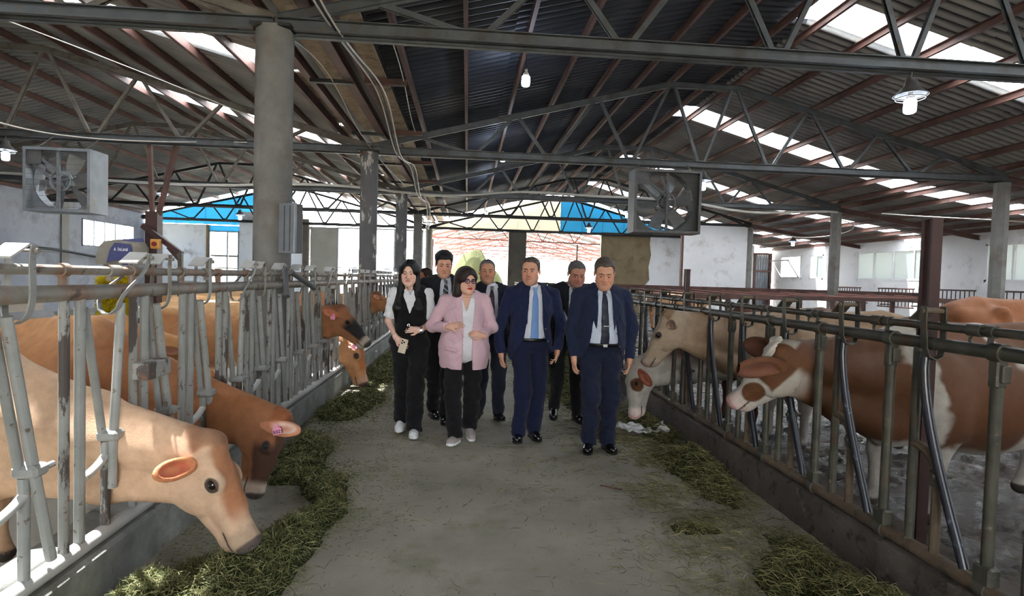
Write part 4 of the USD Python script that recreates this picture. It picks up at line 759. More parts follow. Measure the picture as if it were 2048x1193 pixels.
part(t, 'drum_body', lathe([(0, -.1), (.52, -.1), (.52, .3), (.545, .32), (.52, .34), (.52, .72), (.545, .74), (.52, .76), (.52, 1.1), (.46, 1.16), (0, 1.16)], 28), 'concrete_panel'); part(t, 'drum_rim', ring((0, 0, 1.1), (0, 0, 1), .54, .03, 28), 'galv_dusty')
# crumpled white plastic sheet by the feeding white faced cow
gx_, gy_ = np.meshgrid(np.linspace(-1, 1, 30), np.linspace(-1, 1, 20), indexing='ij'); q = np.stack([gx_, gy_, 0*gx_], -1)
zz = .015+.11*np.abs(meshkit.fbm(q*2.2, 4, 12)-.42)*2+.07*(np.abs(gx_)**2)*(meshkit.noise(q*1.3, 3)); v = np.stack([gx_*.24*(1+.2*meshkit.noise(q*2, 7)), gy_*.10*(1+.4*meshkit.noise(q*3, 8)), zz], -1).reshape(-1, 3)
i, j = np.meshgrid(np.arange(29), np.arange(19), indexing='ij'); a = i*20+j; fq = np.stack([a, a+20, a+21, a+1], -1).reshape(-1, 4); nb_ = len(v)
tag(part(None, 'plastic_sheet', (np.vstack([v, v-[0, 0, .003]])+[1.87, 5.75, .0], np.vstack([fq, fq[:, ::-1]+nb_])), 'white_plastic', 60), 'crumpled white plastic sheet on the floor under the white faced cow', 'plastic sheet')
# ------------------------------------------------------------------ cows
def cow(label, R, Sh, hw, P, M, up, coat, ears, h=.02, hh=.012, fat=1., lying=False, tag_text=None, group=None, horn=True, ear_s=1., tuft=False):
    """R, Sh: rump and shoulder on the plan; hw: height of the withers; P, M: poll and muzzle; up: where the forehead faces."""
    R, Sh = np.array(R, float), np.array(Sh, float); base = np.array([*((R+Sh)/2), 0.]); L = np.linalg.norm(Sh-R); d = np.r_[(Sh-R)/L, 0]; lf = np.array([-d[1], d[0], 0])
    drop = .43*hw if lying else .0
    r0 = np.r_[R, 0]-base; P, M = np.array(P, float)-base, np.array(M, float)-base
    def B(t, lat, z): return r0+d*t*L+lf*lat*hw+np.array([0, 0, z*hw-drop])
    Rb = np.stack([d, lf, [0, 0, 1.]], 1)                                   # columns: body axes
    f = unit(M-P); u = np.array(up, float); u = unit(u-f*(u@f)); w = np.cross(u, f); k_ = np.linalg.norm(M-P)/.5; Rh = np.stack([f, w, u], 1)   # w: the cow's left
    def Hd(a, b, c): return P+k_*(f*a+w*b+u*c)
    def hs(*r): return [k_*x for x in r]
    g = hw*fat
    trunk = [('e', B(.60, 0, .615), (.34*L, .232*g, .285*hw), Rb), ('e', B(.40, 0, .585), (.33*L, .25*g, .27*hw), Rb), ('e', B(.13, 0, .76), (.19*L, .185*g, .17*hw), Rb), ('e', B(.87, 0, .66), (.14*L, .17*g, .28*hw), Rb)]
    top = [('c', B(.03, 0, .90), B(.2, 0, .945), .05*hw, .05*hw), ('c', B(.2, 0, .945), B(.52, 0, .93), .05*hw, .05*hw), ('c', B(.52, 0, .93), B(.86, 0, .955), .05*hw, .045*hw)]
    bones = []
    for s in (-1, 1):
        bones += [('c', B(.21, .18*s*fat, .90), B(.24, .15*s*fat, .88), .038*hw, .05*hw), ('c', B(.0, .09*s, .85), B(.08, .1*s, .80), .04*hw, .06*hw), ('e', B(.11, .125*s*fat, .62), (.13*L, .085*hw, .21*hw), Rb), ('e', B(.86, .14*s*fat, .62), (.10*L, .06*hw, .20*hw), Rb)]
    legs = []
    for s in (-1, 1):
        if lying:
            legs += [('c', B(.2, .2*s, .55), B(.30, .26*s, .49), .09*hw, .06*hw), ('c', B(.30, .26*s, .49), B(.08, .28*s, .47), .05*hw, .04*hw), ('c', B(.85, .17*s, .52), B(.98, .17*s, .48), .06*hw, .045*hw), ('c', B(.98, .17*s, .48), B(.78, .2*s, .46), .045*hw, .04*hw)]
            continue
        o = .05*s
        for a, b, ra, rb in ((B(.12, .13*s, .62), B(.2+o, .15*s, .49), .12, .085), (B(.2+o, .15*s, .49), B(.03+o, .14*s, .35), .08, .043), (B(.03+o, .14*s, .35), B(.07+o, .14*s, .09), .042, .030), (B(.07+o, .14*s, .09), B(.095+o, .14*s, .025), .032, .043),
                             (B(.83, .13*s, .58), B(.83-o, .13*s, .46), .10, .07), (B(.83-o, .13*s, .46), B(.86-o, .12*s, .29), .062, .044), (B(.86-o, .12*s, .29), B(.86-o, .12*s, .09), .036, .027), (B(.86-o, .12*s, .09), B(.88-o, .12*s, .025), .029, .041)):
            legs.append(('c', a, b, ra*hw, rb*hw))
    A, T = Hd(.03, 0, -.09), Hd(.14, 0, -.20); Pn = Hd(.0, 0, -.035)
    mid = lambda p, q, z: (p+q)/2+[0, 0, z]
    n0, n1, n2 = B(.86, 0, .92), B(.92, 0, .70), B(.97, 0, .485)
    neck = [('c', n0, mid(n0, Pn, -.01), .07*hw, .062), ('c', mid(n0, Pn, -.01), Pn, .062, .055*k_), ('c', n1, mid(n1, A, -.02), .155*hw, .125), ('c', mid(n1, A, -.02), A, .125, .09*k_), ('c', n2, mid(n2, T, -.03), .135*hw, .092), ('c', mid(n2, T, -.03), T, .085, .062*k_)]
    head = [('e', Hd(.10, 0, -.060), hs(.135, .098, .072), Rh), ('e', Hd(.0, 0, -.022), hs(.05, .066, .042), Rh), ('c', Hd(.17, 0, -.088), Hd(.40, 0, -.083), .090*k_, .062*k_), ('c', Hd(.14, 0, -.06), Hd(.30, 0, -.045), .068*k_, .045*k_),
            ('e', Hd(.445, 0, -.088), hs(.066, .070, .066), Rh), ('e', Hd(.480, 0, -.068), hs(.034, .060, .048), Rh), ('c', Hd(.12, 0, -.200), Hd(.40, 0, -.150), .055*k_, .036*k_), ('e', Hd(.43, 0, -.150), hs(.050, .046, .030), Rh)]
    for s in (-1, 1): head += [('e', Hd(.165, .078*s, -.036), hs(.052, .030, .036), Rh), ('e', Hd(.145, .052*s, -.145), hs(.125, .040, .100), Rh), ('e', Hd(.30, .044*s, -.085), hs(.09, .022, .03), Rh)]
    if horn: head += [('e', Hd(.0, .055*s, -.008), hs(.022, .022, .024), Rh) for s in (-1, 1)]
    eyes = [Hd(.172, .096*s, -.040) for s in (-1, 1)]
    def fn(p, hp=True):
        e = union(p, trunk, .16*hw); e = smin(e, union(p, top, .03), .11*hw); e = smin(e, union(p, bones, .05), .09*hw)
        if legs: e = smin(e, union(p, legs, .035), .07*hw)
        e = smin(e, union(p, neck, .09), .10)
        q = union(p, head, .028*k_)
        for s, c in zip((-1, 1), eyes):
            q = smax(q, -sd_ell(p, c+k_*w*.014*s, hs(.026, .018, .019), Rh), .012)
            q = smin(q, sd_ell(p, Hd(.170, .093*s, -.022), hs(.038, .016, .011), Rh), .010); q = smin(q, sd_ell(p, Hd(.176, .093*s, -.060), hs(.03, .012, .010), Rh), .012)
            q = smax(q, -sd_ell(p, Hd(.502, .034*s, -.052), hs(.015, .013, .010), Rh), .008)
            q = smax(q, -sd_cone(p, Hd(.492, .03*s, -.122), Hd(.385, .066*s, -.128), .0065*k_, .003*k_), .006)
        return smin(e, q, .055)
    Pc = mid(n1, A, 0); ax = unit(A-n1); cut = Pc+ax*.12
    lo = np.min([B(-.08, -.45, -.02), B(-.08, .45, -.02), B(1.2, .45, 1.2), B(1.2, -.45, 1.2), P-.28, M-.16], 0); hi = np.max([B(-.08, -.45, -.02), B(-.08, .45, 1.2), B(1.2, .45, 1.2), B(1.2, -.45, 1.2), P+.28, M+.16], 0)
    lo[2] = -.07-base[2]
    v1, f1 = surface(lambda p: np.maximum(fn(p), (p-cut.astype(np.float32))@ax.astype(np.float32)-.012), lo, hi, h)
    q = np.array([P, M, cut]); v2, f2 = surface(lambda p: np.maximum(fn(p), -((p-cut.astype(np.float32))@ax.astype(np.float32))-.012), q.min(0)-.3, q.max(0)+.3, hh)
    V = np.vstack([v1, v2]); F = np.vstack([f1, f2+len(v1)])
    def frames(V): a = (V-r0)@Rb; b = (V-P)@Rh/k_; return np.stack([a[:, 0]/L, a[:, 1]/hw, (a[:, 2]+drop)/hw], 1), b
    vb, vh = frames(V); hd = 1-sstep(.10, .26, sd_ell(V.astype(np.float32), Hd(.22, 0, -.09), hs(.26, .09, .11), Rh)/k_+.10)
    t = thing('cow', label, 'cow', base, group=group)
    part(t, 'body', (V, F), 'cow_coat', True, col=coat(vb, vh, hd, V))
    for c, s in zip(eyes, (-1, 1)):
        e = part(t, 'eye', xf(trimesh.creation.icosphere(2, .0245*k_), None, c-k_*w*.006*s), 'cow_eye', True)
    kh = k_; k_ = k_*ear_s
    for s, (e, nrm) in zip((-1, 1), ears):                                   # each ear: where it points, where its hollow faces
        e = unit(e); nrm = np.array(nrm, float); nrm = unit(nrm-e*(nrm@e)); b = np.cross(nrm, e); Re = np.stack([e, b, nrm], 1); o = P+kh*(f*.050+w*(.085+.04*(ear_s > 1.5))*s-u*.075)
        def ear(p):
            x = sd_ell(p, o+e*.105*k_, hs(.105, .048, .020), Re); x = smin(x, sd_cone(p, o-e*.02, o+e*.05*k_, .026*k_, .030*k_), .03)
            return smax(x, -sd_ell(p, o+e*.115*k_+nrm*.026*k_, hs(.086, .037, .028), Re), .008)
        c0 = o+e*.1*k_; ve, fe = surface(ear, c0-.17, c0+.17, min(hh, .008)); q = (ve-o)@Re/k_
        inner = sstep(-.004, .004, q[:, 2])*(1-sstep(.7, 1.0, np.sqrt(((q[:, 0]-.115)/.088)**2+(q[:, 1]/.038)**2)))
        part(t, 'ear', (ve, fe), 'cow_coat', True, col=mixc(coat.ear, coat.ear_in, inner))
        if tag_text and s == tag_text[1]:
            at = o+e*.085*k_+nrm*.05+b*tag_text[2]*.03; dn = unit(np.array([0, 0, -1.])+.25*e); nn = unit(nrm-dn*(nrm@dn)); rr = np.cross(dn, nn)
            Rt = np.stack([-rr, -dn, nn], 1)
            from shapely.geometry import Polygon
            pl = Polygon([(-.028, -.06), (.028, -.06), (.030, -.022), (.010, -.010), (.010, .012), (-.010, .012), (-.010, -.010), (-.030, -.022)])
            g_ = part(t, 'ear_tag', xf(extrude(pl, 0, .002, 'z'), Rt, at+nn*.01), 'tag_pink', False, label='pink numbered ear tag')
            if tag_text[0]:
                tm = meshkit.text_mesh(tag_text[0], .020, .0012, True); tv = np.array(tm.vertices); tv[:, 0] -= tv[:, 0].mean(); tv = tv*[.95, 1, 1]+[0, -.051, .002]
                part(g_, 'tag_number', xf((tv, np.array(tm.faces)), Rt, at+nn*.01), 'lettering_blue', False)
            part(t, 'tag_back', xf(box((-.02, -.05, -.02), (.02, -.015, -.017)), Rt, at), 'tag_red', False)
    if tuft:
        k_ = kh; lock = [('e', Hd(.02, 0, .015), hs(.06, .075, .04), Rh), ('e', Hd(.075, .02, .012), hs(.06, .055, .03), Rh), ('e', Hd(.0, -.03, .03), hs(.04, .05, .035), Rh)]
        ve, fe = surface(lambda p: union(p, lock, .04)-(meshkit.fbm(np.asarray(p, float)@Rh*np.array([14, 70, 60]), 3, 2)-.5).astype(np.float32)*.03, P-.2, P+.2, .006)
        part(t, 'forelock', (ve, fe), 'cow_coat', True, col=np.tile(S(196, 188, 176), (len(ve), 1)), label='curly white forelock')
    if not lying: part(t, 'tail', tube(spline([B(.0, 0, .90), B(-.035, 0, .86), B(-.045, .01, .7), B(-.03, .02, .45)], 14), np.interp(np.linspace(0, 1, 14), [0, 1], [.026, .014]), 8), 'cow_coat', True, col=np.tile(coat.tail, (8*14+2, 1)))
    return t
def coat(body, neck=None, head=None, belly=None, legs=None, forehead=None, mask=None, ring_=S(196, 180, 160), nose=S(58, 52, 54), eye_ring=None, ear=None, ear_in=S(214, 150, 130), poll=None, tail=None, hoof=S(60, 54, 48), custom=None, seed=0, back=None):
    neck = neck or body; head = head or neck; belly = belly or body; legs = legs or body; forehead = forehead or head; poll = poll or forehead; back = back or body
    def fn(b, hd, m, V):
        n = meshkit.fbm(V*4+seed*7, 4, seed); n2 = meshkit.fbm(V*16, 3, seed+3); t, lat, z = b.T; a, l, c = hd.T; al = np.abs(l)
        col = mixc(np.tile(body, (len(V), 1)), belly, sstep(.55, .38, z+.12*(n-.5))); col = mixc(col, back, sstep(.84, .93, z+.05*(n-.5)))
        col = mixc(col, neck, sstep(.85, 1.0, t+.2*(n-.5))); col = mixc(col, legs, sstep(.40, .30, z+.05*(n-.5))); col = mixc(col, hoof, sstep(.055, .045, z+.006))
        if custom: col = custom(col, b, hd, m, n, n2, V)
        if custom is None or getattr(custom, 'face', True):
            hc = mixc(np.tile(head, (len(V), 1)), forehead, sstep(-.075, -.045, c+.05*(n-.5))*sstep(.40, .30, a)*sstep(.085, .06, al))
            hc = mixc(hc, poll, sstep(.05, .02, a+.03*(n2-.5)+al*.3)*sstep(-.075, -.045, c))
            if mask is not None: hc = mixc(hc, mask, sstep(.12, .20, a+.05*(n-.5))*sstep(-.125, -.095, c-.15*(a-.3)+.02*(n2-.5)))
            if eye_ring is not None: hc = mixc(hc, eye_ring, sstep(.050, .036, np.hypot(a-.172, c+.042))*sstep(.05, .07, al))
            col_eye = sstep(.033, .028, np.hypot((a-.174)*.85, c+.041))*sstep(.05, .07, al); hc = mixc(hc, S(60, 46, 42), col_eye)
            col = mixc(col, hc, m)
        col = mixc(col, ring_, m*sstep(.385, .43, a+.03*(n2-.5))); col = mixc(col, nose, m*sstep(.462, .475, a-.3*np.maximum(-c-.075, 0)+.012*(n2-.5))*sstep(-.118, -.10, c))
        col = mixc(col, S(70, 52, 48), m*sstep(.007, .004, np.abs(c+.125))*sstep(.37, .39, a))
        return np.clip(col*(.94+.12*n2)[:, None], 0, 1)
    fn.ear = ear or head; fn.ear_in = ear_in; fn.tail = tail or body
    return fn
ORANGE, TAN, CREAM = S(196, 132, 78), S(206, 158, 108), S(222, 188, 146)
EL = lambda e0, n0, e1=(-.5, .8, .2), n1=(.6, .3, -.2): ((e0, n0), (e1, n1))
# the left row: heads through the fence towards the alley (the camera sees their right sides)
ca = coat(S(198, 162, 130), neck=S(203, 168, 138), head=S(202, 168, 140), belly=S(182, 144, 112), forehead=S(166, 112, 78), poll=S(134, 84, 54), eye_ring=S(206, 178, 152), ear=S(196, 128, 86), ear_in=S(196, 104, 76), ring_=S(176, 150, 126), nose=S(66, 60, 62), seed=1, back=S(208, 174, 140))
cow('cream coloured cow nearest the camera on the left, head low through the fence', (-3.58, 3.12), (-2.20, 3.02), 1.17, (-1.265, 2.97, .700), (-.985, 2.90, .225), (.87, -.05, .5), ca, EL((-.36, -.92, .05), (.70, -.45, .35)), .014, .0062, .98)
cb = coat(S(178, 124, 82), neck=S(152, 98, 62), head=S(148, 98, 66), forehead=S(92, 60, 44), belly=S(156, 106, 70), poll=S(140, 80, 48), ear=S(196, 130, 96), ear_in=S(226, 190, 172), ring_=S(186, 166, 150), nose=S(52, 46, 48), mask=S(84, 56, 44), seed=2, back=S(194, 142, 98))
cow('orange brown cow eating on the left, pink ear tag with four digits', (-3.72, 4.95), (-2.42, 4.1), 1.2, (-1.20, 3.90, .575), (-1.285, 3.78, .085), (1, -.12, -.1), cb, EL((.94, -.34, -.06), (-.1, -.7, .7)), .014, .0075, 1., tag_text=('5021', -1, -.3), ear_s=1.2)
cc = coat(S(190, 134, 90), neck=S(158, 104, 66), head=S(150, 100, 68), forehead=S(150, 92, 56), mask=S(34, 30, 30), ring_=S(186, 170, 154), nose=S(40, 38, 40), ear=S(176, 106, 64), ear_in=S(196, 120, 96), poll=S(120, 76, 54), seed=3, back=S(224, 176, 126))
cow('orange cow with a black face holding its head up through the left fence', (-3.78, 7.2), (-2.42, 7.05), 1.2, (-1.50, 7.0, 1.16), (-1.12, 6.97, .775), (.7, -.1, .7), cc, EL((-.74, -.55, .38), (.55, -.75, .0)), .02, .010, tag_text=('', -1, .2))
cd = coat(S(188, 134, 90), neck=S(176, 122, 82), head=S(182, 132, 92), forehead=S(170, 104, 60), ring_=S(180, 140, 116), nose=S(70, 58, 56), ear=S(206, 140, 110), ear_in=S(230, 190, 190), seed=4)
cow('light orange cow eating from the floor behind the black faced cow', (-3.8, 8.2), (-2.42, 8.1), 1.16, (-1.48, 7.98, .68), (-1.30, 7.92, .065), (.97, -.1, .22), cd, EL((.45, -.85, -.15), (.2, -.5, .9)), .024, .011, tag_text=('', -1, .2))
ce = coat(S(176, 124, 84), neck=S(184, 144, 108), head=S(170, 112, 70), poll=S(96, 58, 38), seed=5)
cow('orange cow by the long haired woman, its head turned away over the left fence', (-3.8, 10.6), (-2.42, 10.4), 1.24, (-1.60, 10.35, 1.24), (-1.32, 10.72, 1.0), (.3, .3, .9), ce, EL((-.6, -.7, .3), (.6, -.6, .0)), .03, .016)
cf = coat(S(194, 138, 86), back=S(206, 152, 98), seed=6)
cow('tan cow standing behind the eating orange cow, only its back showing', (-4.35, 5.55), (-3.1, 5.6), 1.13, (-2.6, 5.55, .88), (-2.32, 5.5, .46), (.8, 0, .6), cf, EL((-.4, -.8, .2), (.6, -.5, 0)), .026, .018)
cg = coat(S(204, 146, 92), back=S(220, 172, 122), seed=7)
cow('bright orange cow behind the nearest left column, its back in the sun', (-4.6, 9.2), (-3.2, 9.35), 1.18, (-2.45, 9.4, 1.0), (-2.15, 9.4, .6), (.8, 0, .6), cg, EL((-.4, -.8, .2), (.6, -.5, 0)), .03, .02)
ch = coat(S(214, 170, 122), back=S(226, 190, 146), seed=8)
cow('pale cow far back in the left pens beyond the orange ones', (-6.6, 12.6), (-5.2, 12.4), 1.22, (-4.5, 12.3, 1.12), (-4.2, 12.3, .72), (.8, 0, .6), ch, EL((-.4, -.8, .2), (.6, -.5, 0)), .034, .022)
ci = coat(S(52, 38, 36), back=S(70, 50, 46), seed=9)
cow('dark brown cow lying under the yellow brush', (-6.9, 9.75), (-5.4, 9.9), 1.3, (-4.95, 10.0, .78), (-4.6, 9.95, .5), (.5, 0, .85), ci, EL((-.4, -.8, .2), (.6, -.5, 0)), .03, .02, lying=True)
# the right row: heads towards the alley (the camera sees their left sides)
BRN, WHT = S(92, 58, 34), S(172, 165, 155)
def cg_custom(col, b, hd, m, n, n2, V):
    t, lat, z = b.T; a, l, c = hd.T; al = np.abs(l); e = n-.5
    w = np.maximum.reduce([sstep(.40, .36, z+.25*e)*sstep(.70, .78, t+.1*e), sstep(.050, .025, np.abs(t-.90-.16*(z-.5)+.16*e))*sstep(.36, .42, z), sstep(.36, .30, z+.08*e), sstep(.05, .02, np.abs(t-.50-.10*(z-.6)+.18*e))*sstep(.76, .80, z), sstep(.52, .42, z+.3*e)*sstep(.28, .34, t)*sstep(.52, .48, t)])
    col = mixc(col, WHT, w); hoof = sstep(.055, .045, z+.006); col = mixc(col, S(60, 54, 48), hoof)
    # white face with a brown cheek, brown behind the jaw
    face = sstep(.20, .23, a+.06*e-.35*np.maximum(-c-.13, 0))
    blaze = sstep(.055, .045, al+.03*e)*sstep(-.075, -.05, c); low = sstep(-.155, -.175, c+.05*e)*sstep(-.02, .04, a)
    tuft = sstep(.05, .03, np.abs(a+.005))*sstep(-.06, -.04, c)
    wf = np.maximum.reduce([face*1., blaze, low]); chk = sstep(.085, .070, np.hypot(a-.315, (c+.098)*1.15)+.05*e)*sstep(.03, .045, al)
    wf = wf*(1-chk)
    return mixc(col, mixc(np.tile(BRN, (len(V), 1)), WHT, wf), m)
cg_custom.face = False
cG = coat(BRN, belly=S(84, 52, 32), custom=cg_custom, ring_=S(190, 170, 162), nose=S(176, 130, 126), ear=S(104, 64, 40), ear_in=S(120, 78, 64), seed=11, back=S(102, 64, 38))
cow('big brown and white cow with a white face behind the near right fence', (4.55, 3.95), (2.90, 3.70), 1.37, (2.10, 3.62, 1.17), (1.84, 3.87, .785), (-.70, .35, .62), cG, (((-.3, .9, .1), (-.6, .2, 0)), ((-.96, -.26, -.02), (-.10, -.80, -.45))), .014, .0075, 1.06, ear_s=1.7, tuft=True)
BEI = S(206, 176, 140)
cH = coat(S(160, 132, 104), neck=S(162, 136, 110), head=S(164, 144, 124), forehead=S(158, 140, 120), poll=S(112, 84, 60), ring_=S(156, 140, 126), nose=S(146, 116, 108), ear=S(170, 146, 124), ear_in=S(172, 138, 124), seed=12, legs=WHT, back=S(150, 122, 92))
cow('beige cow beside the rightmost man, head up over the right fence', (4.55, 5.5), (3.0, 5.35), 1.36, (1.88, 5.22, 1.27), (1.68, 5.36, .82), (-.8, .35, .4), cH, (((.3, .9, .2), (-.6, .2, 0)), ((.0, -.92, .12), (-.85, -.1, -.3))), .02, .010)
def ci_custom(col, b, hd, m, n, n2, V):
    t, lat, z = b.T; a, l, c = hd.T; e = n-.5
    w = np.maximum(sstep(.36, .30, z+.1*e)*sstep(.2, .1, np.abs(t-.2)), sstep(-.12, -.17, c+.1*e)*sstep(-.16, -.02, a)*sstep(.95, 1.05, t))
    col = mixc(col, WHT, w); pch = sstep(.075, .06, np.hypot(a-.18, c+.06)+.04*e)*sstep(.05, .07, np.abs(l))
    return mixc(col, mixc(np.tile(WHT, (len(V), 1)), BRN, pch), m)
ci_custom.face = False
cI = coat(S(92, 54, 38), custom=ci_custom, ring_=S(226, 206, 196), nose=S(216, 170, 164), ear=S(136, 76, 50), ear_in=S(160, 96, 80), seed=13)
cow('white faced brown cow eating off the floor by the white plastic sheet', (4.55, 6.5), (3.0, 6.3), 1.34, (1.80, 6.08, .66), (1.775, 6.0, .10), (-1, -.1, 0), cI, (((.3, .9, -.1), (-.6, .2, 0)), ((.35, -.75, -.55), (-.6, -.5, .3))), .022, .010)
def cj_custom(col, b, hd, m, n, n2, V):
    return mixc(col, WHT, np.maximum(sstep(.03, .02, np.abs(b[:, 0]-.55+.1*(n-.5)))*sstep(.7, .8, b[:, 2]), m))
cj_custom.face = False
cJ = coat(S(196, 148, 106), custom=cj_custom, seed=14, back=S(222, 174, 126))
cow('light orange cow with a white head standing far back in the right pens', (6.2, 18.7), (7.8, 18.9), 1.44, (8.6, 19.0, 1.32), (8.95, 18.85, .95), (.8, 0, .6), cJ, EL((-.2, -.9, .1), (.6, -.5, 0)), .034, .022)
cK = coat(S(150, 94, 60), seed=15, back=S(158, 102, 68))
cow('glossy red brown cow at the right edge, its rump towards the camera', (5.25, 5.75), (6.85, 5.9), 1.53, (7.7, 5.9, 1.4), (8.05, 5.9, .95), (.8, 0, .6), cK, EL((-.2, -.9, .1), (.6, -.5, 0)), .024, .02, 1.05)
# ------------------------------------------------------------------ people
def fold(p, a=.008, s=9, seed=0):
    """Soft creases of cloth: a few crossed waves, cheap to evaluate."""
    r = np.random.default_rng(seed); q = p.astype(np.float32)*np.float32(s*3.2); w = np.float32(0)
    for i in range(4):
        d = r.normal(size=3).astype(np.float32)*np.float32([.8, .8, 1.2]); w = w+np.sin(q@d+np.float32(r.uniform(0, 6))+np.float32(1.3)*np.sin(q@d[[2, 0, 1]]*np.float32(.6)))
    return w*np.float32(a*.42)
def person(label, at, H, D, yaw=0):
    """at: the point on the floor; the figure faces -y (the camera). D holds joints in metres from that point, and what it wears."""
    k = H/1.78; t = thing('person', label, 'person', (at[0], at[1], 0), yaw); g = D.get
    bx, by = g('chest', (.185, .125)); wx, wy = g('waist', (.165, .12)); belly = g('belly', 0.); sw = g('sw', .215)
    skin = np.array(g('skin', S(206, 158, 134))); ln = g('lean', (0, 0)); lx = lambda z: (ln[0]*z/1.5, ln[1]*z/1.5)
    def c3(x, y, z): a = lx(z*k); return np.array([x+a[0], y+a[1], z*k])
    # -- head frame
    hx, hz = g('head_x', 0.), (1.645+g('head_dz', 0.))*k; Rh = Rz(g('hyaw', 0))@Rx(g('hpitch', 0))@Ry(g('hroll', 0)); hc = np.array([hx, g('head_y', -.03), hz]); fw = g('face_w', 1.)
    ks = k*g('head_s', 1.09)
    def hp(a, b, c): return hc+Rh@(np.array([a*fw, b, c])*ks)
    hs = lambda *r: [r[0]*ks*fw, r[1]*ks, r[2]*ks]
    chub = g('chub', 0.); jw = g('jaw', 1.)
    cran = [('e', hp(0, .015, .035), hs(.076, .097, .082), Rh), ('e', hp(0, -.032, .04), hs(.064, .058, .060), Rh), ('e', hp(0, -.035, -.03), hs(.060, .054, .072), Rh), ('c', hp(0, -.02, -.075), hp(0, -.062, -.098), .040*ks*jw, .030*ks*jw)]
    for s in (-1, 1): cran += [('e', hp(.043*s, -.050, -.022), hs(.024, .028, .022), Rh), ('c', hp(.047*s, .0, -.056), hp(.019*s, -.068, -.100), .020*ks*jw, .018*ks), ('e', hp(.043*s, -.037, -.060), hs(.022+.010*chub, .034, .032+.008*chub), Rh)]
    feat = [('e', hp(0, -.081, -.104), hs(.022, .018, .017), Rh), ('e', hp(0, -.078, -.068), hs(.027, .018, .022), Rh), ('c', hp(0, -.086, .004), hp(0, -.109, -.034), .0075*ks, .0095*ks), ('e', hp(0, -.1045, -.0385), hs(.0105, .011, .0085), Rh)]
    for s in (-1, 1): feat += [('e', hp(.0125*s, -.093, -.0415), hs(.0075, .011, .0075), Rh), ('c', hp(.012*s, -.086, .021), hp(.042*s, -.074, .024), .0105*ks, .010*ks)]
    ears = []
    for s in (-1, 1): ears += [('e', hp(.077*s, .012, -.006), hs(.009, .017, .030), Rh)]
    neck = [('c', hp(0, .020, -.075), np.array([lx(1.5*k)[0]+hx*.6, .02, 1.46*k]), (.054+.012*chub)*k, (.062+.01*chub)*k)]
    if chub > .5: neck += [('e', hp(0, -.045, -.108), hs(.040, .035, .022), Rh)]
    smile = g('smile', 0.); op = g('mouth_open', 0.); lid = g('lid', .4)
    def fhead(p):
        e = union(p, cran, .028*ks); e = smin(e, union(p, feat, .012), .016*ks)
        for s in (-1, 1):
            e = smax(e, -sd_ell(p, hp(.031*s, -.098, .001), hs(.020, .021, .0135), Rh), .012)
        for s in (-1, 1):
            e = smin(e, sd_ell(p, hp(.031*s, -.081, .0065-.006*lid), hs(.0175, .0125, .0055+.003*lid), Rh), .004)
            e = smin(e, sd_ell(p, hp(.031*s, -.080, -.0105), hs(.016, .0115, .0042), Rh), .005)
            e = smax(e, -sd_cone(p, hp(.020*s, -.090, -.046), hp(.036*s, -.083, -.066), .0022, .0022), .008)
        for s in (-1, 1): e = smin(e, sd_cone(p, hp(.003*s, -.0935, -.0625), hp(.021*s, -.0865, -.0655), .0048*ks, .0016*ks), .005); e = smin(e, sd_cone(p, hp(.003*s, -.0925, -.0735), hp(.020*s, -.086, -.069), .0058*ks, .0016*ks), .005)
        e = smax(e, -sd_cone(p, hp(-.023, -.094, -.067+.004*smile), hp(0, -.099, -.068-.002*op), .0018+.0035*op, .002+.004*op), .003); e = smax(e, -sd_cone(p, hp(.023, -.094, -.067+.004*smile), hp(0, -.099, -.068-.002*op), .0018+.0035*op, .002+.004*op), .003)
        return smin(smin(e, union(p, ears, .01), .010), union(p, neck, .02), .035)
    # -- arms, hands
    hands = []
    for s, nm in ((-1, 'R'), (1, 'L')):
        sh, el, wr = [np.array(x, float) for x in D['arm'+nm]]; hd = unit(D['hand'+nm][0]); n = np.array(D['hand'+nm][1], float); n = unit(n-hd*(n@hd)); cu = D['hand'+nm][2]
        th = np.cross(hd, n)*s; th = th if g('flip'+nm, 1) > 0 else -th                       # thumb side
        q = k*g('hand_s', 1.); sp = [('e', wr+hd*.046*q, (.050*q, .038*q, .016*q), np.stack([hd, th, n], 1)), ('c', wr-hd*.02, wr+hd*.03*q, .027*q, .026*q)]
        fing = []
        for i, (off, ln_) in enumerate(((.029, .074), (.010, .083), (-.010, .078), (-.028, .062))):
            b0 = wr+hd*(.088-.004*abs(i-1))*q+th*off*q; dirn = hd; pos = b0; c_ = cu*(1+.12*i)
            for j, f in enumerate((.45, .30, .25)):
                a = c_*(j+.6)*.62; dirn = unit(hd*math.cos(a)+n*math.sin(a)+th*off*.6); nxt = pos+dirn*ln_*f*q; r = (.0088-.0009*j)*q; fing.append(('c', pos, nxt, r, r-.0007*q)); pos = nxt
        tb = wr+hd*.025*q+th*.026*q; t1 = tb+unit(hd*.75+th*.62+n*.35)*.042*q; t2 = t1+unit(hd*.95+th*.05+n*(.35+.3*cu))*.032*q
        thumb = [('c', tb, t1, .0125*q, .0105*q), ('c', t1, t2, .0102*q, .0085*q)]
        hands.append((s, sh, el, wr, hd, n, th, sp, fing, thumb, q))
    def fhand(h):
        _, sh, el, wr, hd, n, th, sp, fing, thumb, q = h
        def fn(p):
            e = union(p, sp, .02); fi = None
            for i in range(4): x = union(p, fing[3*i:3*i+3], .004); fi = x if fi is None else np.minimum(fi, x)
            e = smin(e, fi, .008); e = smin(e, union(p, thumb, .006), .012)
            return smin(e, sd_cone(p, el, wr, .034*k, .0265*k), .012)
        return fn
    legs = {n_: [np.array(x, float) for x in D['leg'+n_]] for n_ in 'RL'}; hipz = .93*k
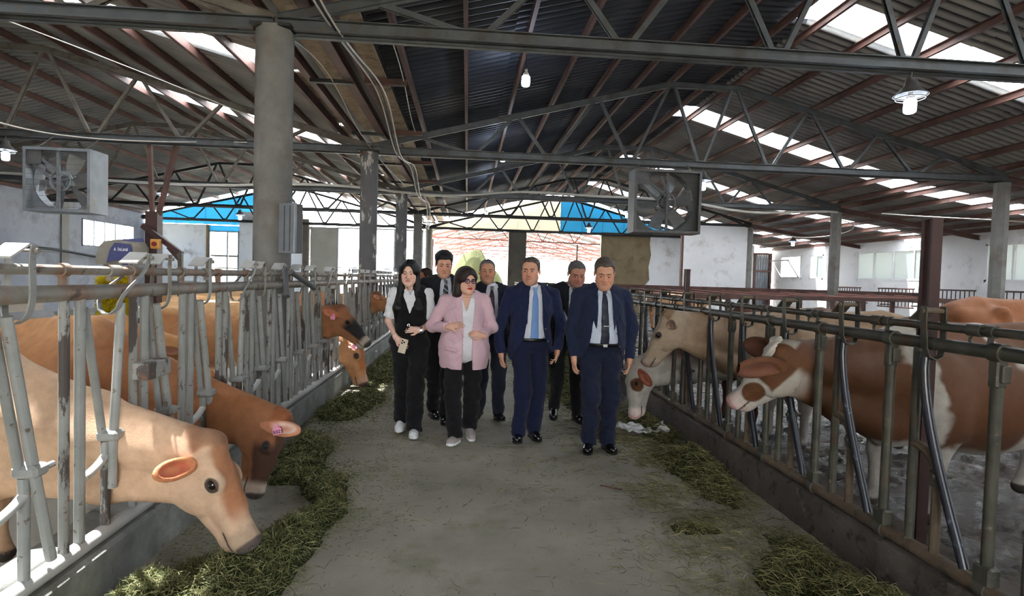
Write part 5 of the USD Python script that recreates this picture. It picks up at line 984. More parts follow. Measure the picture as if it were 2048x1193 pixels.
    core = [('e', c3(0, .01, 1.30), (bx*.86, by*.8, .19*k)), ('e', c3(0, .01, 1.08), (wx*.86, wy*.8, .2*k)), ('e', np.array([0, .01, .95*k]), (.145, .10, .12))]
    limb = []
    for s, sh, el, wr, *_ in hands: limb += [('c', sh-[s*.02, 0, .02], el, .036*k, .033*k), ('c', el, wr, .033*k, .0255*k)]
    for n_ in 'RL': a, b, c = legs[n_]; limb += [('c', a, b, .075*k, .052*k), ('c', b, c, .05*k, .036*k)]
    sh_bar = [('c', c3(-sw+.03, .015, 1.43), c3(sw-.03, .015, 1.43), .05*k, .05*k)]
    def fcore(p): return smin(smin(union(p, core, .08), union(p, limb, .02), .03), smin(union(p, sh_bar, .03), union(p, neck, .02), .05), .05)
    zc = hc[2]-.17*k; V, F = [], []
    def addm(m): F.append(m[1]+sum(len(x) for x in V)); V.append(m[0])
    addm(surface(lambda p: np.maximum(smin(fhead(p), fcore(p), .03), zc-p[:, 2]), hc-[.15, .17, .26], hc+[.15, .17, .16], .0036))
    for h in hands:
        cp, cd = h[3]-h[4]*.045, h[4]; ctr = h[3]+h[4]*.09
        addm(surface(lambda p: np.maximum(fhand(h)(p), (cp.astype(np.float32)-p)@cd.astype(np.float32)), ctr-.17, ctr+.17, .0042))
    def frest(p):
        e = np.maximum(smin(fcore(p), fhead(p) if False else fcore(p), .01), p[:, 2]-zc-.012)
        for h in hands: e = np.maximum(e, np.minimum((p-(h[3]-h[4]*.035).astype(np.float32))@h[4].astype(np.float32), .16-nrm(p-h[3].astype(np.float32))))
        return e
    addm(surface(frest, (-.62, -.5, .02), (.62, .5, 1.62*k), .016))
    V = np.vstack(V); F = np.vstack(F)
    q = (V-hc)@Rh/ks/[fw, 1, 1]; inh = V[:, 2] > zc-.02; x, y, z = q.T
    col = np.tile(skin, (len(V), 1)); red = skin*[1.02, .80, .76]
    col = mixc(col, red, .55*inh*(sstep(.035, .012, np.hypot(np.abs(x)-.042, z+.03))*(y < -.03)+sstep(.022, .008, np.hypot(x, z+.036))*(y < -.09)))
    if g('beard'): col = mixc(col, skin*[.62, .64, .68], g('beard')*inh*sstep(-.035, -.06, z+.2*np.abs(x)*0)*sstep(.03, -.01, y)*sstep(-.16, -.115, z))
    lips = np.array(g('lips', tuple(skin*[.80, .58, .56]))); lp = inh*sstep(.027, .022, np.abs(x))*sstep(.013, .0105, np.abs(z+.0675)+.30*np.abs(x))*(y < -.080); col = mixc(col, lips, lp)
    col = mixc(col, skin*[.72, .62, .60], .6*inh*sstep(.020, .014, np.hypot(np.abs(x)-.031, (z-.002)*1.4))*(y < -.06))
    part(t, 'body', (V, F), 'skin', True, col=np.clip(col, 0, 1))
    for s in (-1, 1):
        e = part(t, 'eye', xf(trimesh.creation.icosphere(2, .0118*ks), None, hp(.031*s, -.0795, -.0015)), 'eye_white', True)
        gd = unit(Rh@np.array([g('gaze', (0, 0))[0], -1, g('gaze', (0, 0))[1]])); part(e, 'iris', xf(trimesh.creation.icosphere(2, .0074*ks), None, hp(.031*s, -.0795, -.0015)+gd*.0062*ks), 'eye_dark', True)
        part(t, 'eyebrow', tube(spline([hp(.013*s, -.0970, .0175), hp(.028*s, -.0945, .0205), hp(.048*s, -.0790, .0150)], 8), np.interp(np.linspace(0, 1, 8), [0, .4, 1], [.0028, .0032, .0012])*ks*g('brow', 1.), 6), g('brow_m', 'hair_dark'))
    # -- hair
    hm = g('hair_m', 'hair_dark'); hl = g('hairline', [(-.11, .076), (-.09, .079), (-.074, .082), (-.056, .064), (-.043, .024), (-.030, .0), (-.016, -.012), (.012, .0), (.03, -.03), (.06, -.058), (.12, -.062)]); tk = g('hair_t', (.007, .016))
    if g('long_hair') is None:
        hy, hz_ = zip(*hl)
        def fhair(p):
            l = (p-hc.astype(np.float32))@Rh.astype(np.float32)/ks; e = union(p, cran[:2], .028*ks)
            th = tk[0]+(tk[1]-tk[0])*sstep(.03, .10, l[:, 2]); n = (meshkit.fbm(np.asarray(l, float)*[70, 50, 40], 3, 4)-.5).astype(np.float32)*.006
            wv = (meshkit.fbm(np.asarray(l, float)*26, 3, 9)-.5).astype(np.float32)*.020
            return smax(e-(th+n)*ks, (np.interp(l[:, 1], hy, hz_)+wv-l[:, 2])*ks*.8, .006)
        part(t, 'hair', surface(fhair, hc-[.14, .16, .12], hc+[.14, .16, .17], .0045), hm, True)
    else:
        strands = [('c', hp(*a)+np.array(o, float), hp(*b)+np.array(o2, float), ra*ks, rb*ks) for a, o, b, o2, ra, rb in g('long_hair')]
        fo = g('face_open', ((0, -.10, -.015), (.056, .075, .088)))
        def fhair(p):
            l = (p-hc.astype(np.float32))@Rh.astype(np.float32)/ks; e = union(p, cran[:2], .028*ks)-tk[1]*ks
            e = smax(e, (-.055-l[:, 2]+.0*l[:, 1])*ks, .01); e = smin(e, union(p, strands, .03), .025)
            e = e-(meshkit.fbm(np.asarray(p, float)*[60, 60, 7], 3, 4)-.5).astype(np.float32)*.010
            e = smax(e, -sd_ell(p, hp(*fo[0]), hs(*fo[1]), Rh), .010)
            pl = g('parting')
            if pl is not None: e = smax(e, -sd_cone(p, hp(pl, -.09, .105), hp(pl, .06, .14), .006, .006), .008)
            return e
        lo, hi = hc-[.24, .22, .62], hc+[.24, .24, .18]; part(t, 'hair', surface(fhair, lo, hi, .006), hm, True)
    # -- clothes
    sd = int(abs(at[0])*100)+3
    torso = [('e', c3(0, .0, 1.30), (bx, by, .20*k)), ('e', c3(0, -.02*belly, 1.08), (wx+.02*belly, wy+.05*belly, .20*k)), ('e', np.array([0, .005, .94*k]), (g('hip', .165), g('hipd', .125), .16*k))]
    trap = [('c', c3(-sw+.025, .012, 1.430), c3(-.06, .02, 1.480), .046*k, .046*k), ('c', c3(sw-.025, .012, 1.430), c3(.06, .02, 1.480), .046*k, .046*k), ('c', c3(-.07, .03, 1.42), c3(.07, .03, 1.42), .075*k, .075*k)]
    def ftorso(p): return smin(union(p, torso, .10), union(p, trap, .03), .07)
    zb = g('belt_z', 1.0)*k
    def fshirt(p): return np.maximum(ftorso(p)+fold(p, .003, 11, sd)+.011, zb-.010-p[:, 2])
    def farm(p, ra, rb, rc, cut=None, end=1.0):
        e = None
        for s, sh, el, wr, *_ in hands:
            w2 = el+(wr-el)*end; x = smin(sd_cone(p, sh, el, ra*k, rb*k), sd_cone(p, el, w2, rb*k*.98, rc*k), .03)
            if end < .1: w3 = sh+(el-sh)*.86; x = np.maximum(sd_cone(p, sh, el, ra*k, rb*k), (p-w3.astype(np.float32))@unit(el-sh).astype(np.float32))
            else: x = np.maximum(x, (p-w2.astype(np.float32))@unit(wr-el).astype(np.float32)-.004)
            e = x if e is None else np.minimum(e, x)
        return e
    bnd = ((-.62, -.45, .0), (.62, .45, 1.60*k))
    neckax = lambda p: np.hypot((p[:, 0]-lx(1.5*k)[0]-hx*.5)/1.0, (p[:, 1]-.008)/1.05)
    top = g('top', 'suit')
    if top == 'suit':
        op_ = g('opening', [(.045, 1.53), (.062, 1.44), (.066, 1.30), (.075, 1.12), (.10, 1.0), (.15, .86), (.26, .74)]); ox = g('open_x', 0.)
        poly = [(ox-w_, z_*k) for w_, z_ in op_]+[(ox+w_, z_*k) for w_, z_ in op_[::-1]]
        smat = g('shirt_m', 'shirt_white')
        part(t, 'shirt', surface(fshirt, *bnd, .010), smat, True)
        hem = g('hem', .80)*k; jk = torso+[('e', np.array([0, .01, .86*k]), (g('skirt', .190), .135, .24*k))]
        def fj0(p):
            e = smin(union(p, jk, .10), union(p, trap, .03), .07)-.018
            return smin(e, farm(p, .066, .057, .045), .022)+fold(p, .009, 5.5, sd+1)+fold(p, .0045, 12, sd+2)
        def fjack(p):
            e = np.maximum(fj0(p), hem+.02*np.sin(p[:, 0]*9)-p[:, 2])
            v = np.maximum(sd_poly(p[:, 0], p[:, 2], poly), p[:, 1]-.02)
            e = smax(e, -v, .008); return smax(e, -(neckax(p)-.068*k), .01) if True else e
        part(t, 'jacket', surface(fjack, *bnd, .0085), g('jacket_m', 'suit_navy'), True)
        for s in (-1, 1):                                                    # lapels lie on the jacket's front edge
            lw = g('lapel_w', .075); P2 = [(ox+s*.048, 1.50*k), (ox+s*.062, 1.44*k), (ox+s*.068, 1.30*k), (ox+s*.078, 1.12*k), (ox+s*(.07+lw), 1.33*k), (ox+s*(.085+lw), 1.375*k), (ox+s*(.055+lw), 1.385*k), (ox+s*(.07+lw*.8), 1.42*k), (ox+s*.085, 1.50*k)]
            part(t, 'lapel', surface(lambda p: np.maximum(np.maximum(np.abs(fj0(p)+.001)-.0065, sd_poly(p[:, 0], p[:, 2], P2)), p[:, 1]+.0), (-.25, -.3, 1.05*k), (.25, .05, 1.56*k), .006), g('jacket_m', 'suit_navy'), True)
            part(t, 'collar_wing', surface(lambda p: np.maximum(np.maximum(np.abs(ftorso(p)+.002)-.010, sd_poly(p[:, 0], p[:, 2], [(ox+s*.004, 1.487*k), (ox+s*.060, 1.515*k), (ox+s*.070, 1.475*k), (ox+s*.050, 1.425*k)])), p[:, 1]+.01), (-.14, -.25, 1.36*k), (.14, .08, 1.58*k), .005), smat, True)
        part(t, 'collar', surface(lambda p: np.maximum(np.abs(neckax(p)-(.0655+.008*chub)*k)-.004, np.abs(p[:, 2]-1.505*k+.25*(p[:, 1]-.01)*-1)-.028), (-.13, -.13, 1.43*k), (.13, .16, 1.60*k), .005), smat, True)
        if g('tie_m'):
            ty = float(g('tie_end', 1.0))*k; tw = .041
            part(t, 'tie', surface(lambda p: np.maximum(np.maximum(np.abs(fshirt(p)-.004)-.006, sd_poly(p[:, 0], p[:, 2], [(ox-.014, 1.455*k), (ox+.014, 1.455*k), (ox+.028, 1.38*k), (ox+tw, ty+.05), (ox, ty), (ox-tw, ty+.05), (ox-.028, 1.38*k)])), p[:, 1]), (-.1, -.34, ty-.03), (.1, .02, 1.5*k), .006), D['tie_m'], True)
            yk = -by*.80; kn = np.array([[sx*w_, y_, z_*k] for z_, w_, y0 in ((1.490, .020, 0), (1.446, .012, 0)) for sx in (-1, 1) for y_ in (yk-.02, yk+.03)])+[ox, .012, 0]
            h_ = trimesh.convex.convex_hull(kn); part(t, 'tie_knot', (np.array(h_.vertices), np.array(h_.faces)), D['tie_m'], False)
        if g('buttons', 1):
            for zz, sx in ((1.10, 1), (.985, 1)): part(t, 'button', lathe([(0, 0), (.009, 0), (.009, .004), (0, .005)], 10, (0, -1, 0), (ox+sx*(.125 if zz < 1 else .10), -wy-.045-.05*belly, zz*k)), 'button_dark')
    elif top == 'vest':
        def ftee(p): return np.maximum(smin(ftorso(p)-.003, farm(p, .058, .060, .056, end=.02), .02)+fold(p, .006, 10, sd), 1.17*k-p[:, 2])
        part(t, 'tee_shirt', surface(lambda p: smax(ftee(p), -(neckax(p)-.072*k), .006), *bnd, .009), 'tee_white', True)
        vp = [(-.05, 1.56*k), (-.065, 1.42*k), (0, 1.235*k), (.065, 1.42*k), (.05, 1.56*k)]
        def fv(p):
            e = np.maximum(ftorso(p)-.014+fold(p, .006, 9, sd), .93*k-p[:, 2]); e = smax(e, np.abs(p[:, 0])-.158, .012)
            return smax(smax(e, -np.maximum(sd_poly(p[:, 0], p[:, 2], vp), p[:, 1]-.0), .006), -(neckax(p)-.085*k), .01)
        part(t, 'waistcoat', surface(fv, *bnd, .009), 'vest_black', True)
        for zz in (1.20, 1.12, 1.04): part(t, 'button', lathe([(0, 0), (.008, 0), (.008, .004), (0, .005)], 10, (0, -1, 0), (.0, -by-.012, zz*k)), 'black_rubber')
    elif top == 'blazer':
        part(t, 'blouse', surface(lambda p: smax(np.maximum(ftorso(p)+fold(p, .006, 10, sd), .80*k-p[:, 2]), -np.maximum(sd_poly(p[:, 0], p[:, 2], [(-.06, 1.58*k), (.01, 1.33*k), (.08, 1.58*k)]), p[:, 1]), .008), *bnd, .009), 'tee_white', True)
        ox = g('open_x', .03); op_ = [(.05, 1.53), (.07, 1.44), (.060, 1.25), (.045, 1.05), (.045, .90), (.05, .74)]; poly = [(ox-w_, z_*k) for w_, z_ in op_]+[(ox+w_, z_*k) for w_, z_ in op_[::-1]]
        jk = torso+[('e', np.array([0, .01, .82*k]), (.212, .172, .34*k))]
        def fj0(p): return smin(smin(union(p, jk, .12), union(p, trap, .03), .07)-.016, farm(p, .064, .058, .049, end=.93), .022)+fold(p, .009, 5.5, sd+1)+fold(p, .0035, 12, sd)
        def fjack(p): return smax(smax(np.maximum(fj0(p), .745*k-p[:, 2]), -np.maximum(sd_poly(p[:, 0], p[:, 2], poly), p[:, 1]-.02), .008), -(neckax(p)-.070*k), .01)
        part(t, 'blazer', surface(fjack, *bnd, .0085), 'blazer_pink', True)
        for s in (-1, 1):
            P2 = [(ox+s*.05, 1.51*k), (ox+s*.062, 1.42*k), (ox+s*.048, 1.22*k), (ox+s*.035, 1.05*k), (ox+s*.12, 1.28*k), (ox+s*.155, 1.36*k), (ox+s*.115, 1.37*k), (ox+s*.13, 1.42*k), (ox+s*.09, 1.51*k)]
            part(t, 'lapel', surface(lambda p: np.maximum(np.maximum(np.abs(fj0(p)+.001)-.007, sd_poly(p[:, 0], p[:, 2], P2)), p[:, 1]), (-.25, -.3, 1.0*k), (.28, .05, 1.56*k), .006), 'blazer_pink', True)
        for sx in (-.05, .09): part(t, 'button', lathe([(0, 0), (.010, 0), (.010, .004), (0, .005)], 10, (0, -1, 0), (ox+sx, -wy-.05, 1.0*k)), 'button_pink')
        part(t, 'pocket_flap', surface(lambda p: np.maximum(np.maximum(np.abs(fj0(p)+.002)-.010, sd_poly(p[:, 0], p[:, 2], [(-.19, .985*k), (-.07, .97*k), (-.07, .925*k), (-.18, .935*k)])), p[:, 1]), (-.25, -.3, .85*k), (.0, .05, 1.1*k), .006), 'blazer_pink', True)
    tr = g('leg_r', (.098, .076, .062)); hemz = g('trouser_hem', .055)
    def ftrou(p):
        e = smin(sd_ell(p, np.array([0, .006, .95*k]), (g('hip', .165)+.004, g('hipd', .125)+.004, .13*k)), sd_ell(p, np.array([0, .0, 1.04*k]), (wx+.012, wy+.05*belly*.6, .09*k)), .08); lg = None
        for n_ in 'RL':
            a, b, c = [x.astype(np.float32) for x in legs[n_]]; cc = c+[0, 0, hemz-c[2]+.02] if False else c; x = smin(sd_cone(p, a, b, tr[0]*k, tr[1]*k), sd_cone(p, b, cc, tr[1]*k*.98, tr[2]*k), .04)
            dn = unit(c-b).astype(np.float32); x = np.maximum(x, (p-c)@dn-.028); lg = x if lg is None else np.minimum(lg, x)
        e = smin(e, lg, .045); return np.maximum(e+fold(p, .009, 5.5, sd+5)+fold(p, .004, 12, sd), p[:, 2]-zb)
    part(t, 'trousers', surface(ftrou, (-.45, -.6, 0), (.45, .6, 1.15*k), .0095), g('trousers_m', 'trousers_black'), True)
    if top == 'suit':
        part(t, 'belt', surface(lambda p: np.maximum(np.abs(ftorso(p)-.012)-.006, np.abs(p[:, 2]-zb+.012)-.018), (-.3, -.32, zb-.06), (.3, .3, zb+.04), .009), 'belt_black', True)
        part(t, 'buckle', box((ox-.022, -wy-.02-.06*belly, zb-.028), (ox+.022, -wy-.008-.06*belly, zb+.004), .004), 'metal_silver', False)
    sk = g('shoe', 'shoe_black'); sneaker = sk != 'shoe_black'
    for n_, s in (('R', -1), ('L', 1)):
        yw, pt = D['foot'+n_]; an = legs[n_][2]; Rf = Rz(yw)@Rx(-pt); o = np.array([an[0], an[1]+.0, an[2]-.085*k])
        F3 = lambda a, b, c: o+Rf@(np.array([a, b, c])*k)
        up_ = [('c', F3(0, .045, .050), F3(0, -.03, .058), .036*k, .038*k), ('c', F3(0, -.03, .055), F3(.004*s, -.135, .034), .040*k, .034*k), ('c', F3(0, .02, .09), F3(0, .0, .06), .040*k, .042*k), ('e', F3(.004*s, -.10, .035), (.047*k, .07*k, .034*k), Rf)]
        Pf = Rf.astype(np.float32)
        def fup(p): l = (p-o.astype(np.float32))@Pf/k; return smax(union(p, up_, .02), (.018 if sneaker else .010)*k-l[:, 2]*k, .004)
        def fsole(p):
            l = (p-o.astype(np.float32))@Pf/k; w_ = np.interp(l[:, 1], [-.18, -.16, -.10, -.02, .04, .08, .09], [.0, .034, .050, .042, .040, .032, .0]).astype(np.float32)
            return smax(smax((np.abs(l[:, 0]-.003*s)-w_)*k, (l[:, 2]-(.030 if sneaker else .018))*k, .004), -l[:, 2]*k, .003)
        sh_ = part(t, 'shoe', surface(fup, o-.26, o+.26, .006), sk, True)
        part(sh_, 'sole', surface(fsole, o-.26, o+.26, .006), 'shoe_white' if sneaker else 'sole_black', True)
        la = [tube([F3(-.022, -.045-.018*i, .095-.012*i), F3(0, -.050-.018*i, .100-.012*i), F3(.022, -.045-.018*i, .095-.012*i)], .0035, 5) for i in range(4)]
        part(sh_, 'laces', cat_mesh(la), {'shoe_black': 'sole_black', 'shoe_white': 'lace_white', 'shoe_grey': 'lace_grey'}[sk])
    return t, hp, Rh, hands, ks
SUIT_ARM = lambda ex, ez, wx_, wz, ey=.03, wy_=-.02: None
G1 = 'visitors walking up the feed alley'
mk = person('man in open navy blue suit and dark tie, rightmost of the group, looking down', (1.25, 5.15), 1.80, dict(
    armR=((-.215, 0, 1.44), (-.275, .03, 1.14), (-.25, -.02, .87)), armL=((.215, 0, 1.44), (.30, .03, 1.15), (.275, -.02, .87)), handR=((.05, -.1, -1), (.95, .3, 0), .5), handL=((-.05, -.1, -1), (-.95, .3, 0), .6),
    legR=((-.10, 0, .90), (-.085, -.07, .49), (-.085, -.02, .088)), legL=((.10, 0, .90), (.105, -.02, .49), (.095, .0, .088)), footR=(-.25, .0), footL=(.15, 0), belly=.7, chest=(.20, .135), waist=(.185, .13), hip=.175, sw=.235,
    hyaw=-.16, hpitch=.32, head_y=-.06, head_dz=-.012, chub=.6, jaw=1.12, face_w=1.03, hair_m='hair_greybrown', lid=.75, gaze=(-.1, -.35), beard=.35, skin=S(206, 156, 130),
    shirt_m='shirt_pale_blue', jacket_m='suit_blue_right', trousers_m='trousers_blue_right', tie_m='tie_navy', tie_end=.96, opening=[(.05, 1.53), (.075, 1.42), (.09, 1.30), (.115, 1.12), (.135, 1.0), (.17, .90), (.25, .78)], leg_r=(.105, .086, .072), hem=.80))
clip = part(mk[0], 'tie_clip', box((-.03, -.235, 1.175), (.03, -.228, 1.183)), 'metal_silver', False)
bm = person('man in blue suit with sky blue tie, speaking and stepping forward', (.63, 5.5), 1.79, dict(
    armR=((-.21, 0, 1.44), (-.30, .04, 1.11), (-.285, -.03, .86)), armL=((.21, 0, 1.44), (.315, .06, 1.14), (.265, -.06, .89)), handR=((.1, -.1, -1), (.9, .4, 0), .5), handL=((-.15, -.35, -.9), (-.8, .3, .2), .9),
    legR=((-.09, 0, .90), (-.07, -.15, .49), (-.10, -.16, .10)), legL=((.09, 0, .90), (.09, -.02, .49), (.06, .02, .088)), footR=(-.2, .16), footL=(.25, 0), belly=.15, sw=.225, chest=(.19, .13),
    hyaw=-.30, hpitch=.02, head_x=-.015, jaw=1.0, hair_m='hair_greybrown', hair_t=(.004, .012), lid=.5, gaze=(-.3, -.1), mouth_open=.7, beard=.4, skin=S(204, 154, 130),
    jacket_m='suit_blue', trousers_m='trousers_blue', tie_m='tie_blue', tie_end=.95, open_x=.03, opening=[(.05, 1.53), (.070, 1.42), (.075, 1.30), (.085, 1.12), (.105, 1.0), (.15, .90), (.25, .78)], leg_r=(.10, .080, .066), hem=.79))
pw = person('woman in pale pink blazer and blue rimmed glasses, gesturing as she walks', (-.01, 5.46), 1.68, dict(
    armR=((-.185, 0, 1.36), (-.315, .02, 1.09), (-.15, -.19, 1.11)), armL=((.185, 0, 1.36), (.255, .02, 1.10), (.17, -.20, 1.035)), handR=((1, -.25, .25), (.1, .9, -.3), .45), handL=((-.95, -.15, .25), (.0, .9, -.4), .75), flipR=1, flipL=1, hand_s=.95,
    legR=((-.09, 0, .86), (-.10, -.13, .45), (-.06, -.16, .088)), legL=((.09, 0, .86), (.085, -.03, .44), (.07, .06, .12)), footR=(-.35, .10), footL=(.15, -.22), belly=.7, chest=(.175, .135), waist=(.170, .135), hip=.185, hipd=.14, sw=.20,
    hyaw=.42, hpitch=.03, head_x=.0, chub=.5, lips=S(176, 30, 40), hair_m='hair_brown', lid=.35, gaze=(.3, 0), skin=S(216, 172, 150), brow_m='hair_brown', mouth_open=.2,
    head_s=1.10, head_dz=-.01, long_hair=[((-.075, -.005, .03), (0, 0, 0), (-.085, -.015, -.12), (0, 0, 0), .034, .036), ((.075, .01, .03), (0, 0, 0), (.082, .015, -.11), (0, 0, 0), .030, .030), ((0, .06, .02), (0, 0, 0), (0, .055, -.12), (0, 0, 0), .062, .055), ((-.06, .045, 0), (0, 0, 0), (-.075, .03, -.13), (0, 0, 0), .04, .045), ((.06, .05, 0), (0, 0, 0), (.07, .04, -.12), (0, 0, 0), .04, .04), ((-.02, -.06, .085), (0, 0, 0), (-.07, -.045, .02), (0, 0, 0), .028, .028), ((.0, -.06, .09), (0, 0, 0), (.068, -.04, .03), (0, 0, 0), .024, .022)],
    face_open=((.008, -.10, -.028), (.056, .072, .086)), hair_t=(.01, .020), top='blazer', trousers_m='trousers_black', leg_r=(.100, .086, .080), shoe='shoe_grey', belt_z=1.0))
t, hp, Rh, hands, ks = pw
gl = part(t, 'glasses', [tube([hp(.031*s+.0215*math.cos(a), -.104-.004*math.cos(a)*s*0+.010*abs(math.cos(a))*0+.35*max(0, abs(.031*s+.0215*math.cos(a))-.03)*.4, -.003+.0175*math.sin(a)) for a in np.linspace(0, 2*PI, 21)], .0030, 6) for s in (-1, 1)]+[tube([hp(-.010, -.106, .002), hp(0, -.109, .004), hp(.010, -.106, .002)], .0022, 6)]+[tube([hp(s*.052, -.100, .004), hp(s*.072, -.06, .004), hp(s*.078, .01, 0)], .0024, 6) for s in (-1, 1)], 'glasses_blue', True)
for s in (-1, 1): part(gl, 'lens', xf(lathe([(0, 0), (.0205, 0), (.0205, .0012), (0, .0012)], 20, (0, 1, 0)), Rh, hp(.031*s, -.104, -.003)), 'lens_glass', False)
gw = person('young woman with very long black hair, black waistcoat and white sneakers', (-.55, 5.68), 1.735, dict(
    armR=((-.165, 0, 1.40), (-.225, .03, 1.12), (-.12, -.13, .965)), armL=((.165, 0, 1.40), (.20, .04, 1.10), (.105, -.18, 1.055)), handR=((.75, -.25, -.55), (.2, .9, -.35), .5), handL=((-.95, -.2, .05), (.0, .9, -.3), .65), hand_s=.92,
    legR=((-.085, 0, .90), (-.06, .0, .50), (-.075, .06, .13)), legL=((.085, 0, .90), (.075, -.12, .49), (.065, -.12, .088)), footR=(-.05, -.12), footL=(.05, .06), chest=(.155, .115), waist=(.135, .105), hip=.185, hipd=.135, sw=.185,
    hyaw=-.05, hpitch=.10, head_x=-.02, lid=.8, gaze=(0, -.35), lips=S(188, 120, 112), hair_m='hair_black', skin=S(226, 186, 168), face_w=.95, head_s=1.06, brow_m='hair_black', brow=.8,
    long_hair=[((-.072, -.005, .04), (0, 0, 0), (-.078, -.02, -.15), (0, 0, 0), .032, .032), ((-.078, -.02, -.15), (0, 0, 0), (-.10, -.085, -.33), (0, 0, 0), .034, .046), ((-.10, -.085, -.33), (0, 0, 0), (-.105, -.075, -.47), (0, 0, 0), .046, .024), ((.072, -.005, .04), (0, 0, 0), (.078, -.02, -.15), (0, 0, 0), .032, .032), ((.078, -.02, -.15), (0, 0, 0), (.10, -.085, -.33), (0, 0, 0), .034, .046), ((.10, -.085, -.33), (0, 0, 0), (.11, -.075, -.50), (0, 0, 0), .046, .022), ((0, .06, .03), (0, 0, 0), (0, .10, -.28), (0, 0, 0), .062, .075), ((0, .10, -.28), (0, 0, 0), (0, .12, -.46), (0, 0, 0), .075, .05), ((-.01, -.055, .092), (0, 0, 0), (-.064, -.045, .02), (0, 0, 0), .020, .020), ((.01, -.055, .092), (0, 0, 0), (.064, -.045, .02), (0, 0, 0), .020, .020)],
    face_open=((0, -.10, -.025), (.053, .070, .098)), hair_t=(.01, .016), parting=0., top='vest', trousers_m='trousers_black', leg_r=(.108, .088, .080), shoe='shoe_white', belt_z=1.03))
t, hp, Rh, hands, ks = gw
part(t, 'necklace', tube(spline([(-.05, -.06, 1.475), (-.025, -.095, 1.44), (0, -.108, 1.415), (.025, -.095, 1.44), (.05, -.06, 1.475)], 16), .0022, 6), 'metal_silver'); part(t, 'pendant', ring((0, -.112, 1.405), (0, 1, .2), .012, .004, 12), 'metal_silver')
w_, hd_ = hands[1][3], hands[1][4]; a_, b_, c_ = frame_of(hd_); part(t, 'wrist_watch', [ring(w_-hd_*.012, hd_, .033, .016, 18), lathe([(0, 0), (.016, 0), (.016, .006), (0, .008)], 16, (0, -1, .2), w_-hd_*.012+[0, -.031, .006])], 'metal_silver')
b1 = person('tall smiling dark haired man in black suit and dark striped tie, behind the two women', (-.26, 6.3), 1.85, dict(
    armR=((-.20, 0, 1.48), (-.25, .05, 1.18), (-.23, .02, .90)), armL=((.20, 0, 1.48), (.235, .08, 1.18), (.20, .06, .90)), handR=((0, -.1, -1), (.95, .3, 0), .5), handL=((0, -.1, -1), (-.95, .3, 0), .5),
    legR=((-.09, 0, .94), (-.08, -.05, .51), (-.085, .05, .09)), legL=((.09, 0, .94), (.08, -.16, .51), (.06, -.20, .09)), footR=(.35, 0), footL=(.0, .05), hyaw=.14, hpitch=.18, head_y=-.05, head_x=.0, hair_m='hair_dark', hair_t=(.008, .026), hairline=[(-.12, .062), (-.09, .062), (-.074, .062), (-.058, .046), (-.045, .010), (-.030, -.01), (-.016, -.016), (.012, .0), (.03, -.03), (.06, -.06), (.12, -.065)], lid=.7, smile=.8, skin=S(214, 164, 138), beard=.3,
    jacket_m='suit_black', trousers_m='trousers_black', tie_m='tie_dark_stripe', tie_end=1.0, open_x=.03))
b2 = person('grey haired man in dark suit and maroon tie, looking at the camera from behind', (.27, 6.2), 1.78, dict(
    armR=((-.21, 0, 1.43), (-.235, .08, 1.14), (-.21, .06, .87)), armL=((.21, 0, 1.43), (.20, .08, 1.12), (.16, .06, .84)), handR=((0, -.1, -1), (.95, .3, 0), .5), handL=((0, -.1, -1), (-.95, .3, 0), .5), sw=.225, belly=.4,
    legR=((-.09, 0, .89), (-.09, .0, .49), (-.10, .09, .12)), legL=((.09, 0, .89), (.10, -.10, .49), (.105, -.05, .10)), footR=(-.4, -.15), footL=(.25, .18), hyaw=.0, hpitch=-.02, head_x=-.055, hair_m='hair_grey', hair_t=(.003, .008), brow_m='hair_dark', lid=.3, skin=S(186, 138, 112), beard=.6, jaw=1.06, face_w=1.0,
    jacket_m='suit_navy', trousers_m='suit_navy', tie_m='tie_maroon', tie_end=1.0, opening=[(.05, 1.53), (.085, 1.42), (.10, 1.30), (.12, 1.12), (.13, 1.0), (.16, .90), (.22, .78)]))
b3 = person('stout man in black suit and black and white striped tie between the blue suits', (1.13, 6.25), 1.80, dict(
    armR=((-.225, 0, 1.45), (-.28, .05, 1.15), (-.26, .02, .88)), armL=((.225, 0, 1.45), (.29, .05, 1.15), (.27, 0, .88)), handR=((0, -.1, -1), (.95, .3, 0), .5), handL=((0, -.1, -1), (-.95, .3, 0), .5), sw=.24, belly=.9, chest=(.205, .14), waist=(.19, .14), hip=.18,
    legR=((-.10, 0, .90), (-.10, -.02, .49), (-.105, .10, .13)), legL=((.10, 0, .90), (.11, -.10, .49), (.13, -.05, .088)), footR=(-.15, -.22), footL=(.3, 0), hyaw=.10, hpitch=.34, head_y=-.06, head_dz=-.01, head_x=.075, chub=1., jaw=1.18, face_w=1.08, hair_m='hair_grey', hair_t=(.004, .011), lid=.9, gaze=(0, -.5), skin=S(200, 146, 124), beard=.45, brow_m='hair_dark',
    jacket_m='suit_black', trousers_m='trousers_black', tie_m='tie_black_white', tie_end=1.0, open_x=.05, opening=[(.05, 1.53), (.095, 1.42), (.11, 1.30), (.12, 1.12), (.14, 1.0), (.16, .90), (.22, .78)]))
b0 = person('man far behind the group with short brown hair, mostly hidden, before the columns', (-.66, 9.0), 1.70, dict(
    armR=((-.20, 0, 1.38), (-.25, .05, 1.08), (-.23, .02, .82)), armL=((.20, 0, 1.38), (.26, .05, 1.08), (.24, 0, .82)), handR=((0, -.1, -1), (.95, .3, 0), .5), handL=((0, -.1, -1), (-.95, .3, 0), .5),
    legR=((-.09, 0, .86), (-.08, -.05, .47), (-.085, .05, .085)), legL=((.09, 0, .86), (.08, -.1, .47), (.06, -.1, .085)), footR=(-.2, 0), footL=(.1, 0), hyaw=-1.1, hpitch=.1, hair_m='hair_brown', hair_t=(.008, .014), skin=S(170, 112, 84), jacket_m='suit_black', tie_m=None))
